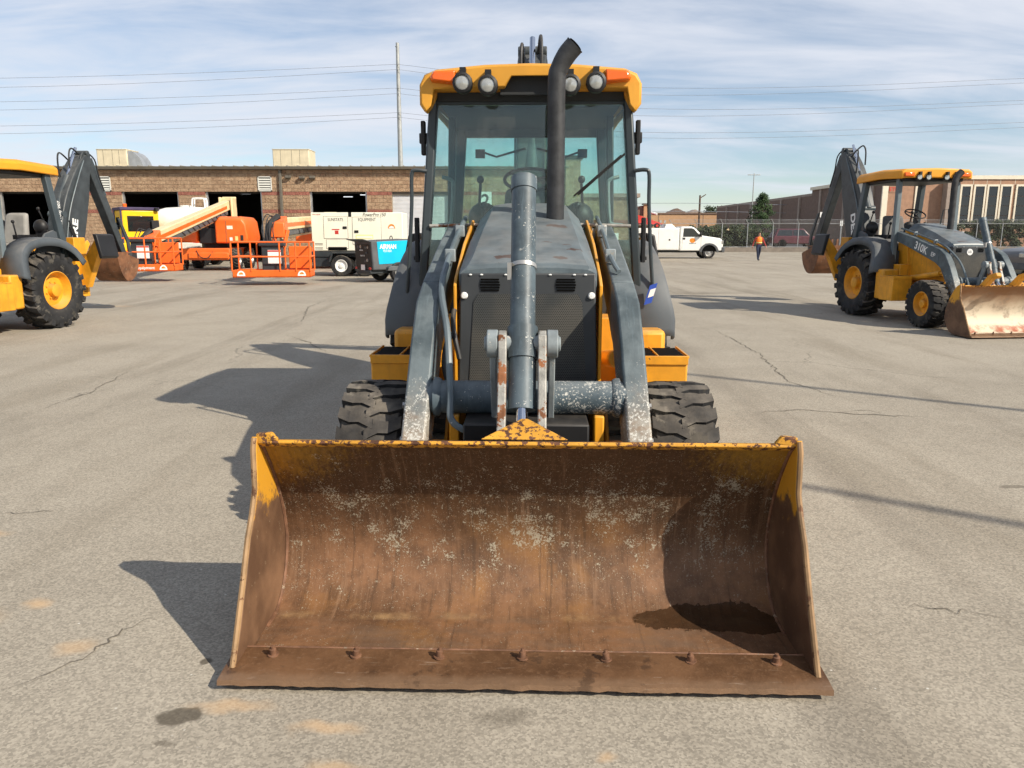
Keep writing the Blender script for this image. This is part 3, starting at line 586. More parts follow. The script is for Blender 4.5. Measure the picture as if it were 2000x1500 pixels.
        if decals:
            rot = frame3((0, s * .956, s * .29), (0, -.29, .956)).to_euler()
            text('model_lettering', '310K', .19, 'decal_white', ar, (s * .5745, 2.22, 1.362), rot, sx=.95, bold=.003)
            text('model_lettering', 'EP', .11, 'decal_white', ar, (s * .5745, 1.86, 1.25), rot, sx=1.1)
    b = MB(); b.cyl((-.49, 1.29, .80), (.49, 1.29, .80), .083, 24); b.build('torque_tube', 'grey_tube', T)
    b = MB(); b.cyl((0, 1.10, 1.13), (0, 1.45, 1.86), .060, 24); b.cyl((0, 1.425, 1.81), (0, 1.455, 1.873), .0645, 24); b.cyl((0, 1.055, 1.03), (0, 1.12, 1.17), .072, 24); b.cyl((0, .955, .81), (0, 1.055, 1.03), .064, 24)
    cy = b.sh(-.018).build('bucket_cylinder', 'grey_tube', T)
    b = MB(); b.cyl((0, .99, .89), (0, .72, .62), .027, 16); b.sh(-.018).build('piston_rod', 'chrome', cy)
    b = MB(); b.cyl((0, 1.247, 1.437), (0, 1.256, 1.455), .064, 24); b.box(-.075, -.055, 1.2, 1.24, 1.39, 1.47); b.sh(-.018).build('hose_clamp', 'steel', cy)
    b = MB(); b.cyl((-.17, 1.075, 1.10), (.17, 1.075, 1.10), .04, 16); b.sh(-.018).build('trunnion_pin', 'grey_light', cy)
    for s in (-1, 1):
        b = MB(); b.loft([[(s * .092 + dx, y + dy, z) for dx, dy in ((-.02, -.03), (.02, -.03), (.02, .05), (-.02, .05))] for y, z in ((1.045, 1.15), (1.03, 1.06), (.90, .78), (.74, .60))]); b.cyl((s * .074, 1.075, 1.10), (s * .112, 1.075, 1.10), .062, 18); b.sh(-.018).build('lever', 'lever_worn', T, .006)
        b = MB(); b.loft([[(s * .138 + dx, y + dy, z) for dx, dy in ((-.015, -.035), (.015, -.035), (.015, .045), (-.015, .045))] for y, z in ((1.075, 1.10), (1.10, 1.0), (1.18, .80), (1.24, .68))]); b.cyl((s * .114, 1.075, 1.10), (s * .165, 1.075, 1.10), .066, 18); b.cyl((s * .165, 1.075, 1.10), (s * .178, 1.075, 1.10), .035, 12); b.sh(-.018).build('lever', 'grey_light', T, .005)
    # ---- engine enclosure
    def sect(y, z, hw, c, dz=0.0): return [(-hw, y, z - .16 + dz), (-hw, y, z - c), (-hw + c * .9, y, z - .012), (-hw * .45, y, z), (hw * .45, y, z), (hw - c * .9, y, z - .012), (hw, y, z - c), (hw, y, z - .16 + dz)]
    b = MB(); b.loft([sect(1.715, 1.425, .365, .03, .13), sect(1.73, 1.455, .375, .06), sect(1.80, 1.485, .38, .08), sect(2.3, 1.65, .365, .10), sect(2.9, 1.81, .34, .11), sect(3.02, 1.815, .33, .11)]); hd = b.build('hood', 'grey_hood', T, .008, 2, 18)
    b = MB(); b.prism([(-.385, .76), (.385, .76), (.365, 1.395), (-.365, 1.395)], 'y', 1.70, 1.74); gr = b.build('grille', 'grille_dark', T, .008)
    b = MB(); b.prism([(-.325, .77), (.325, .77), (.295, 1.24), (.27, 1.285), (.06, 1.285), (-.06, 1.285), (-.27, 1.285), (-.295, 1.24)], 'y', 1.695, 1.703); b.build('screen', 'perforated_screen', gr)
    b = MB(); b.box(-.055, .055, -.004, .004, -.0042, .0042); sl = b.mesh('vent_slot', 'hole_shade', 0)
    for s in (-1, 1):
        for k in range(5):
            o = ob('vent_slot', sl, gr); o.location = (s * .205, 1.6975, 1.305 + k * .0145); o.scale = (1 - .05 * abs(k - 2), 1, 1)
        b = MB(); b.lathe([(1.685, .001), (1.686, .014), (1.692, .019), (1.70, .02)], (s * .345, 0, 1.275), 'y', 14); b.build('knob', 'white', gr)
        for xx in (.12, .25, .31):
            b = MB(); b.ball((s * xx, 1.697, 1.388), (.009, .006, .005), 8, 5); b.build('stud', 'white', gr)
        b = MB(); b.prism([(1.70, .72), (3.0, .85), (3.0, 1.70), (2.3, 1.545), (1.78, 1.37), (1.70, 1.33)], 'x', s * .388, s * .405); b.build('side_panel', 'yellow', T, .004)
        b = MB(); b.box(s * .335, s * .385, 1.22, 3.4, .48, .72); b.prism([(1.25, .48), (1.75, .48), (1.75, .76), (1.55, .76)], 'x', s * .405, s * .425); b.build('frame_rail', 'yellow', T, .008)
        b = MB(); b.box(s * .405, s * .62, 2.72, 3.12, .55, 1.05); b.prism([(2.78, 1.0), (3.14, 1.0), (3.14, 1.62), (2.92, 1.66), (2.84, 1.5)], 'x', s * .40, s * .43); b.build('loader_tower', 'yellow', T, .01)
    if pale:
        b = MB(); b.lathe([(1.688, .001), (1.689, .055), (1.70, .058)], (0, 0, 1.30), 'y', 20); b.build('round_sticker', 'decal_white', gr); text('sticker_number', 'L5', .06, 'ink', gr, (0, 1.686, 1.305), (R(90), 0, 0))
    b = MB(); b.box(-.30, .30, 1.05, 1.68, .46, .72); b.box(-.36, .36, 1.62, 1.69, .40, .77); b.build('front_frame', 'black', T, .01)
    b = MB(); b.cyl((-.62, 1.55, .43), (.62, 1.55, .43), .075, 14); b.box(-.16, .16, 1.42, 1.68, .33, .55); b.build('front_axle', 'yellow', T, .01)
    b = MB(); b.tube(curve([(.165, 2.52, 1.62), (.165, 2.52, 2.2), (.165, 2.52, 2.52), (.18, 2.52, 2.60), (.225, 2.52, 2.68), (.275, 2.51, 2.735)], 5), [.056] * 16 + [.056, .057, .058, .059, .060, .060, .060, .060, .060, .062][:10], 20); ex = b.build('exhaust_pipe', 'exhaust', T)
    # mouth of the pipe: a black disc paints the shade inside
    b = MB(); b.cyl((.268, 2.51, 2.728), (.2775, 2.51, 2.7375), .048, 16); b.build('pipe_mouth', 'hole_shade', ex)
    # ---- wheels, axles, steps
    for s in (-1, 1):
        wheel(T, s * .79, 1.55, .415, .415, .32, .21, s, 'block', 'yellow', .2 * s)
        wheel(T, s * .79, 3.70, .655, .655, .46, .325, s, 'bar', 'yellow', .3)
        b = MB(); x0, x1 = s * .63, s * 1.0
        b.box(min(x0, x1), max(x0, x1), 2.30, 2.72, .40, .84); st = b.build('tool_box', 'yellow', T, .012)
        b = MB()
        for a, c in ((.64, .805), (.83, .985)): b.box(min(s * a, s * c), max(s * a, s * c), 2.315, 2.70, .80, .848)
        b.build('step_well_shade', 'hole_shade', st)  # solid black blocks paint the shade of the open wells
        b = MB(); b.box(s * .625 - .006, s * .625 + .006, 2.29, 2.73, .84, .856); b.box(s * 1.0 - .006, s * 1.0 + .006, 2.29, 2.73, .84, .856); b.box(min(x0, x1), max(x0, x1), 2.288, 2.30, .80, .856); b.box(min(s * .812, s * .822), max(s * .812, s * .822), 2.30, 2.72, .84, .854); b.build('step_rim', 'yellow', st, .003)
        b = MB(); b.box(min(s * .62, s * .93), max(s * .62, s * .93), 2.74, 3.0, .40, .96); b.build('tank', 'yellow', T, .03)
        # rear fender
        ax, az = 3.70, .655; rings = []
        for y, z in [(p.x, p.y) for p in curve([(2.93, .90), (2.945, 1.10), (3.03, 1.32), (3.20, 1.46), (3.45, 1.535), (3.75, 1.55), (4.05, 1.50), (4.30, 1.36), (4.45, 1.13)], 3)]:
            d = Vector((ax - y, az - z)).normalized(); 
            k = 1 - .10 * max(0, min(1, (z - 1.05) / .45)); rings.append([(s * .60, y, z), (s * .985 * k, y, z), (s * 1.015 * k, y + d.x * .015, z + d.y * .015), (s * 1.025 * k, y + d.x * .05, z + d.y * .05), (s * 1.03 * k, y + d.x * .14, z + d.y * .14)])
        b = MB(); b.loft(rings, False, False); fd = b.build('fender', 'fender', T, smooth=45); so = fd.modifiers.new('thick', 'SOLIDIFY'); so.thickness = .018; so.offset = 0
        b = MB(); b.box(min(s * .5, s * .62), max(s * .5, s * .62), 2.98, 4.45, .75, 1.30); b.build('floor_side', 'cab_inside', T)
    b = MB(); b.cyl((-.7, 3.7, .655), (.7, 3.7, .655), .12, 14); b.box(-.3, .3, 3.4, 4.9, .45, .95); b.build('rear_axle', 'yellow', T, .01)
    # ---- cab or canopy
    b = MB(); b.box(-.60, .60, 3.0, 4.45, .95, 1.05); b.box(-.30, .30, 3.0, 3.22, 1.05, 1.62); b.prism([(3.02, 1.6), (3.3, 1.6), (3.25, 1.78), (3.05, 1.80)], 'x', -.27, .27); b.build('console', 'cab_inside', T, .01)
    b = MB(); b.tube([(.0 + .19 * math.cos(t * math.pi / 12), 3.36 + .17 * math.sin(t * math.pi / 12), 2.0 + .09 * math.sin(t * math.pi / 12)) for t in range(25)], .013, 8); b.cyl((0, 3.2, 1.72), (0, 3.36, 1.99), .025, 8)
    for t in (.4, 2.5, 4.6): b.cyl((0, 3.36, 1.99), (.19 * math.cos(t), 3.36 + .17 * math.sin(t), 2.0 + .09 * math.sin(t)), .01, 6)
    b.build('steering_wheel', 'black', T)
    b = MB(); b.box(-.25, .25, 3.55, 4.0, 1.33, 1.46); b.box(-.20, .20, 3.6, 3.95, 1.05, 1.33); se = b.build('seat', [seatmat], T, .05, 3)
    b = MB(); b.hexa([(-.25, 3.93, 1.42), (.25, 3.93, 1.42), (.25, 4.06, 1.42), (-.25, 4.06, 1.42), (-.21, 4.05, 1.98), (.21, 4.05, 1.98), (.21, 4.15, 1.98), (-.21, 4.15, 1.98)]); b.build('backrest', seatmat, se, .05, 3)
    b = MB()
    for k in range(5): b.box(-.23, .23, 3.52, 3.98, 1.08 + k * .05, 1.105 + k * .05)
    b.build('seat_bellows', 'black', se, .012)
    for s in (-1, 1):
        b = MB(); b.box(min(s * .30, s * .40), max(s * .30, s * .40), 3.6, 4.05, 1.52, 1.60); b.cyl((s * .36, 3.62, 1.58), (s * .36, 3.58, 1.80), .014, 8); b.ball((s * .36, 3.575, 1.82), .03, 8, 6); b.box(min(s * .32, s * .56), max(s * .32, s * .56), 4.1, 4.4, 1.05, 1.68); b.ball((s * .40, 4.15, 1.74), (.13, .10, .13), 12, 8); b.cyl((s * .44, 4.2, 1.8), (s * .42, 4.12, 2.02), .013, 8); b.ball((s * .42, 4.11, 2.05), .032, 8, 6); b.build('arm_console', 'black', T, .02)
    roofprof = [(-.70, 2.40), (-.735, 2.45), (-.735, 2.575), (-.70, 2.64), (-.62, 2.672), (-.3, 2.70), (0, 2.708), (.3, 2.70), (.62, 2.672), (.70, 2.64), (.735, 2.575), (.735, 2.45), (.70, 2.40)]
    if cab:
        def ring(y, sc=1.0, dz=0.0, drop=0.0): return [(x * sc, y, (z if z > 2.5 else z + drop) + dz) for x, z in roofprof] + [(.66 * sc, y, 2.46 + dz + drop), (.62, y, 2.54 + dz), (-.62, y, 2.54 + dz), (-.66 * sc, y, 2.46 + dz + drop)]
        b = MB(); b.loft([ring(2.99), ring(3.3, 1, .02, .04), ring(4.2, 1, .015, .06), ring(4.66, .98, -.02, .06)]); rf = b.build('roof', 'yellow_roof', T, .02, 3, 50)
        vis = roofprof + [(.665, 2.44), (.645, 2.545), (.17, 2.555), (.125, 2.635), (-.125, 2.635), (-.17, 2.555), (-.645, 2.545), (-.665, 2.44)]
        b = MB(); b.loft([[(x * .985, 2.86, z - (.012 if z > 2.6 else -.004)) for x, z in vis], [(x, 2.885, z) for x, z in vis], [(x, 2.995, z + .004) for x, z in vis]]); b.build('visor', 'yellow_roof', rf, .008, 2, 50)
        b = MB(); b.box(-.63, .63, 2.99, 4.6, 2.49, 2.545); b.box(-.20, .20, 2.93, 2.99, 2.52, 2.66); b.build('headliner', 'cab_inside', rf)
        for s in (-1, 1):
            b = MB(); b.loft([[(s * (cx + w * q), 2.85 - dy, 2.615 + h * p - .02 * (cx - .53)) for q, p in ((-1, -1), (1, -.6), (1.1, 0), (.8, .8), (-1, 1))] for dy, cx, w, h in ((-.04, .57, .082, .046), (.02, .57, .082, .046), (.05, .565, .074, .038))]); b.build('turn_signal', 'amber', rf, .01)
            for xx, zz in ((.44, 2.57), (.275, 2.555)):
                if s > 0: xx -= .012
                b = MB(); b.lathe([(2.845, .064), (2.79, .067), (2.765, .064), (2.758, .048)], (s * xx, 0, zz), 'y', 16, False); b.lathe([(2.87, .03), (2.845, .058)], (s * xx, 0, zz), 'y', 16, True); b.box(s * xx - .02, s * xx + .02, 2.80, 2.87, zz + .045, zz + .10)
                b.cur = 1; b.lathe([(2.770, .050), (2.762, .030), (2.759, .001)], (s * xx, 0, zz), 'y', 16)
                b.build('work_light', ['black', 'lens'], rf)
            # posts and doors
            fb, ft = (s * .775, 3.02, 1.08), (s * .665, 3.05, 2.52); rb, rt = (s * .70, 4.48, 1.10), (s * .60, 4.45, 2.52)
            b = MB(); b.loft([[(p[0] + dx * s, p[1] + dy, p[2]) for dx, dy in ((-.035, -.035), (.02, -.045), (.03, 0), (.03, .06), (-.035, .06))] for p in (fb, ft)]); b.build('front_post', 'post', T, .01)
            b = MB(); b.bar(rb, rt, .09, .08); b.build('rear_post', 'post', T, .01)
            b = MB(); b.bar((s * .64, 3.72, 1.1), (s * .605, 3.72, 2.52), .055, .06); b.build('door_post', 'post', T, .01)
            b = MB(); b.hexa([(s * .77, 3.08, 1.15), (s * .72, 4.42, 1.15), (s * .72, 4.43, 1.15), (s * .77, 3.09, 1.15), (s * .675, 3.08, 2.48), (s * .62, 4.42, 2.48), (s * .615, 4.43, 2.48), (s * .665, 3.09, 2.48)]); b.build('side_window', 'glass_side', T)
            b = MB(); b.tube(curve([(s * .715, 2.99, 2.03), (s * .79, 2.97, 2.035), (s * .815, 2.97, 2.0), (s * .82, 2.97, 1.8), (s * .845, 2.97, 1.45), (s * .865, 2.97, 1.22), (s * .855, 2.98, 1.18), (s * .80, 3.0, 1.05)], 4), .0135, 8); b.build('grab_rail', 'post', T)
            b = MB(); b.tube(curve([(s * .655, 3.4, 2.02), (s * .59, 3.4, 2.0), (s * .575, 3.4, 1.95), (s * .59, 3.4, 1.72), (s * .61, 3.4, 1.68), (s * .69, 3.4, 1.67)], 4), .014, 8); b.build('door_handle', 'grey_light', T)
            for z0, z1 in ((2.15, 2.38), (1.30, 1.72)):
                b = MB(); b.box(min(s * .735, s * .765), max(s * .735, s * .765), 3.10, 3.16, z0, z1); b.box(min(s * .72, s * .78), max(s * .72, s * .78), 3.12, 3.20, z0 + .08, z0 + .15); b.build('hinge', 'black', T, .006).location = (s * (.0 if z0 > 2 else .06), 0, 0)
            b = MB(); b.cyl((s * .70, 2.985, 1.66), (s * .28, 2.985, 1.67), .012, 8); b.build('windshield_rail', 'lever_worn', T)
        b = MB(); b.add([(-.74, 3.0, 1.10), (.74, 3.0, 1.10), (.64, 3.03, 2.54), (-.64, 3.03, 2.54), (-.74, 3.008, 1.10), (.74, 3.008, 1.10), (.64, 3.038, 2.54), (-.64, 3.038, 2.54)], [(0, 1, 2, 3), (7, 6, 5, 4), (0, 4, 5, 1), (1, 5, 6, 2), (2, 6, 7, 3), (3, 7, 4, 0)]); b.build('windshield', 'glass', T, smooth=0)
        b = MB(); b.hexa([(-.66, 4.50, 1.3), (.66, 4.50, 1.3), (.66, 4.507, 1.3), (-.66, 4.507, 1.3), (-.57, 4.47, 2.5), (.57, 4.47, 2.5), (.57, 4.477, 2.5), (-.57, 4.477, 2.5)]); b.build('rear_window', 'glass', T, smooth=0)
        for p0, p1, w_, d_ in (((-.66, 4.46, 1.62), (.66, 4.46, 1.62), .03, .04), ((-.6, 4.46, 2.47), (.6, 4.46, 2.47), .06, .09), ((-.66, 3.045, 2.51), (.66, 3.045, 2.51), .05, .08), ((-.66, 4.48, 1.13), (.66, 4.48, 1.13), .08, .35)):
            b = MB(); b.bar(p0, p1, w_, d_); b.build('cross_bar', 'post', T, .005)
        b = MB(); b.tube([(.645, 2.965, 2.14), (.50, 2.96, 2.02), (.33, 2.955, 1.87)], .008, 6); b.tube([(.62, 2.96, 2.13), (.30, 2.95, 1.86)], .006, 6); b.build('wiper', 'black', T)
        for s in (-1, 1):
            b = MB(); b.tube([(s * .42, 4.40, 2.30), (s * .30, 4.40, 2.26), (s * .05, 4.40, 2.33)], .009, 6); b.box(s * .44 - .04, s * .44 + .04, 4.37, 4.42, 2.25, 2.32); b.build('rear_wiper', 'black', T)
        b = MB(); b.prism([(0, .0), (.07, .02), (.02, -.14), (-.05, -.16)], 'y', 0, .006); b.cur = 1; b.prism([(.005, -.035), (.056, -.02), (.035, -.085), (-.018, -.10)], 'y', -.003, -.001); b.build('paper_tag', ['decal_blue', 'decal_white'], T, loc=(.835, 2.90, 1.255)).scale = (.75, 1, .85)
    else:
        def ring(y, sc=1.0, dz=0.0): return [(-.74 * sc, y, 2.62 + dz), (-.74 * sc, y, 2.75 + dz), (-.66 * sc, y, 2.80 + dz), (0, y, 2.82 + dz), (.66 * sc, y, 2.80 + dz), (.74 * sc, y, 2.75 + dz), (.74 * sc, y, 2.62 + dz), (.62 * sc, y, 2.64 + dz), (-.62 * sc, y, 2.64 + dz)]
        b = MB(); b.loft([ring(2.80, .94, .0), ring(2.84, .97, 0), ring(3.5, .97, .03), ring(4.30, .97, .0), ring(4.36, .94, -.01)]); rf = b.build('canopy_roof', 'canopy_orange', T, .025, 3, 50)
        b = MB(); b.box(-.60, .60, 2.9, 4.25, 2.58, 2.65); b.build('headliner', 'black', rf, .02)
        for s in (-1, 1):
            b = MB(); b.box(min(s * .46, s * .66), max(s * .46, s * .66), 2.77, 2.84, 2.66, 2.74); b.build('turn_signal', 'amber', rf, .02)
            for yy, fr in ((2.78, -1), (4.38, 1)):
                for xx in (.36, .18):
                    b = MB(); b.cyl((s * xx, yy, 2.655), (s * xx, yy + fr * -.07, 2.655), .058, 14); b.box(s * xx - .02, s * xx + .02, yy - .04, yy + .04, 2.69, 2.75); b.cur = 1; b.cyl((s * xx, yy + fr * .004, 2.655), (s * xx, yy, 2.655), .046, 14); b.build('work_light', ['black', 'lens'], rf)
            b = MB(); b.bar((s * .60, 3.02, 1.05), (s * .58, 3.05, 2.64), .085, .10); b.build('front_post', 'pipe_grey', T, .012)
            b = MB(); b.bar((s * .66, 4.38, 1.05), (s * .60, 4.14, 2.64), .10, .13); b.build('rear_post', 'grey', T, .012)
            b = MB(); b.prism([(3.25, 1.0), (4.45, 1.0), (4.45, 1.55), (4.15, 1.68), (3.95, 1.62), (3.62, 1.22)], 'x', s * .60, s * .64); b.build('side_guard', 'fender', T, .01)
        b = MB(); b.tube([(.28, 2.98, 1.80), (.30, 2.96, 2.06), (.40, 2.96, 2.08), (.44, 2.97, 1.80)], .012, 6); b.build('grab_rail', 'post', T)
        if number: text('serial_lettering', number, .085, 'decal_white', T, (.657, 4.33, 1.98), (R(90), R(-90), R(90)), sx=1.1)
    # ---- rear stabilisers and digging gear
    for s in (-1, 1):
        b = MB(); b.prism([(s * .52, .70), (s * .70, .62), (s * 1.02, 1.32), (s * 1.10, 1.52), (s * 1.0, 1.58), (s * .86, 1.40), (s * .52, .95)], 'y', 4.78, 4.93); sb = b.build('stabilizer_leg', 'yellow', T, .012)
        b = MB(); b.prism([(s * 1.03, 1.62), (s * 1.12, 1.60), (s * 1.20, 1.20), (s * 1.14, 1.16)], 'y', 4.62, 5.09); b.build('stabilizer_foot', 'black', sb, .015)
        b = MB(); b.box(min(s * .42, s * .58), max(s * .42, s * .58), 4.70, 5.0, .45, 1.55); b.build('stabilizer_column', 'yellow', T, .012)
    for s in (-1, 1):
        b = MB(); b.prism([(5.0, .95), (5.32, 1.0), (5.62, 1.42), (5.56, 1.50), (5.3, 1.3), (5.05, 1.25)], 'x', s * .16, s * .20); b.build('boom_lug', 'yellow', T, .01)
        for q in range(2):
            b = MB(); b.tube(curve([(s * (.22 + .05 * q), 4.62, 1.30), (s * (.30 + .06 * q), 4.95, 1.05 - .1 * q), (s * (.24 + .03 * q), 5.25, 1.25), (s * .17, 5.15, 1.75 + .12 * q)], 4), .017, 7); b.build('hose', 'hose', T)
    b = MB(); b.box(-.58, .58, 4.60, 4.95, .48, .80); b.prism([(4.9, .50), (5.25, .55), (5.35, .75), (5.30, 1.15), (5.1, 1.22), (4.9, 1.1)], 'x', -.16, .16); b.build('swing_frame', 'yellow', T, .015)
    B = bpy.data.objects.new('boom_group', None)
    def sw(o):
        o.location = Vector((0, 5.1, 0)) - Matrix.Rotation(swing, 3, 'Z') @ Vector((0, 5.1, 0)); o.rotation_euler = (0, 0, swing); o.scale = (1, 1, bz); return o
    bpy.data.objects.remove(B)
    f_ = [(4.90, .92), (4.85, 1.35), (4.92, 1.85), (5.14, 2.45), (5.50, 3.0), (5.78, 3.30)]; k_ = [(6.10, 3.28), (6.03, 3.0), (5.92, 2.5), (5.76, 2.0), (5.56, 1.45), (5.32, .92)]
    poly = [(p.x, p.y) for p in curve(f_, 4)] + [(5.93, 3.42), (6.08, 3.44)] + [(p.x, p.y) for p in curve(k_, 4)]
    b = MB(); b.prism(poly, 'x', -.145, .145); bo = sw(b.build('boom', 'boom_grey', T, .02))
    b = MB()
    for s in (-1, 1): b.prism([(5.80, 3.30), (6.15, 3.25), (6.16, 3.44), (6.06, 3.50), (5.94, 3.50), (5.86, 3.42)], 'x', s * .075, s * .11)
    b.cyl((-.15, 6.02, 3.46), (.15, 6.02, 3.46), .06, 14); b.build('boom_tip', 'boom_grey', bo, .01)
    b = MB(); b.cyl((0, 4.80, 1.05), (0, 4.90, 1.75), .065, 14); b.cyl((0, 4.90, 1.75), (0, 5.06, 2.15), .035, 12); b.cyl((-.15, 5.06, 2.15), (.15, 5.06, 2.15), .07, 14); b.build('boom_cylinder', 'grey', bo)
    b = MB(); b.cyl((0, 5.02, 2.15), (0, 5.50, 2.95), .062, 14); b.cur = 1; b.cyl((0, 5.50, 2.95), (0, 5.86, 3.56), .03, 12); b.build('crowd_cylinder', ['grey', 'chrome'], bo)
    for s in (-1, 1):
        text('brand_lettering', 'DEERE', .24, 'decal_white', bo, (s * .1485, 5.30, 1.66), (0, 0, 0), sx=1.2, bold=.008).rotation_euler = frame3((0, s * .20, s * .98), (0, -.98, .20)).to_euler()
        b = MB(); b.tube(curve([(s * .155, 5.0, 1.5), (s * .16, 5.20, 2.2), (s * .16, 5.55, 2.85), (s * .14, 5.86, 3.30)], 4), .012, 6); b.build('hydraulic_line', 'pipe_grey', bo)
        b = MB(); b.tube(curve([(s * .09, 5.72, 3.30), (s * .10, 5.48, 3.42), (s * .11, 5.42, 3.25), (s * .11, 5.45, 2.92), (s * .11, 5.52, 2.70)] if s < 0 else [(s * .06, 5.85, 3.42), (s * .08, 5.60, 3.52), (s * .09, 5.48, 3.40), (s * .09, 5.46, 3.10)], 5), .016, 8); b.build('hose', 'hose', bo)
        b = MB(); b.tube(curve([(s * .12, 6.0, 3.5), (s * .15, 6.22, 3.35), (s * .14, 6.32, 3.05), (s * .13, 6.5, 2.7)], 4), .014, 8); b.build('hose', 'hose', bo)
    dp = [(5.920, 3.32), (6.000, 3.46), (6.122, 3.47), (6.258, 3.28), (6.760, 2.36), (7.155, 1.50), (7.231, 1.28), (7.155, 1.18), (7.079, 1.24), (6.547, 2.28), (6.152, 3.02)]
    b = MB(); b.prism(dp, 'x', -.085, .085); di = sw(b.build('dipper', 'boom_grey', T, .012))
    b = MB(); b.cyl((0, 6.304, 3.38), (0, 6.699, 2.62), .05, 12); b.cur = 1; b.cyl((0, 6.699, 2.62), (0, 6.988, 2.06), .027, 10); b.build('bucket_cylinder', ['grey', 'chrome'], di)
    b = MB(); b.prism([(6.927, 2.12), (7.018, 2.10), (7.307, 1.62), (7.368, 1.28), (7.292, 1.08), (7.216, 1.10), (7.262, 1.32), (7.201, 1.58)], 'x', -.13, -.095); b.prism([(6.927, 2.12), (7.018, 2.10), (7.307, 1.62), (7.368, 1.28), (7.292, 1.08), (7.216, 1.10), (7.262, 1.32), (7.201, 1.58)], 'x', .095, .13); b.build('bucket_link', 'boom_grey', di, .01)
    hp = curve([(7.262, 1.16), (7.178, .92), (6.988, .74), (6.760, .72), (6.593, .88), (6.502, 1.12), (6.456, 1.34)], 4); hin = [(p.x, p.y) for p in hp]; c0 = Vector((6.836, 1.15))
    hout = [(p.x + (p - c0).normalized().x * .03, p.y + (p - c0).normalized().y * .03) for p in hp]
    b = MB(); b.prism(hin + hout[::-1], 'x', -.30, .30)
    for s in (-1, 1): b.prism(hout + [(6.836, 1.30), (7.140, 1.34)][::-1], 'x', s * .29, s * .31)
    hb_ = sw(b.build('digging_bucket', 'rust', T, .004))
    b = MB(); b.hexa([(-.03, 6.441, 1.30), (.03, 6.441, 1.30), (.03, 6.502, 1.32), (-.03, 6.502, 1.32), (-.02, 6.433, 1.50), (.02, 6.433, 1.50), (.02, 6.448, 1.50), (-.02, 6.448, 1.50)]); tm = b.mesh('tooth', 'rust_edge', 0)
    for k in range(5): o = ob('tooth', tm, hb_); o.location = (-.26 + k * .13, 0, 0)
    return T
M1 = backhoe('near yellow and grey backhoe loader seen head-on with rusty front bucket on the ground', (.035, 2.48, 0), R(-1.7), cab=True, decals=False)
M2 = backhoe('open-canopy backhoe loader with pale scraped front bucket, parked before the brick office building', (8.22, 12.0, 0), R(6.0), cab=False, pale=True)
M3 = backhoe('open-canopy backhoe loader cut by the left picture edge, big rear tyre and folded boom showing', (-9.45, 9.9, 0), R(-9.5), cab=False, swing=R(7), bz=.92, seatmat='seat_light', number='T310SJ 207')
M4 = backhoe('farther backhoe loader with enclosed cab half hidden behind the seat of the leftmost machine', (-19.9, 27.2, 0), R(20), cab=True, decals=False)

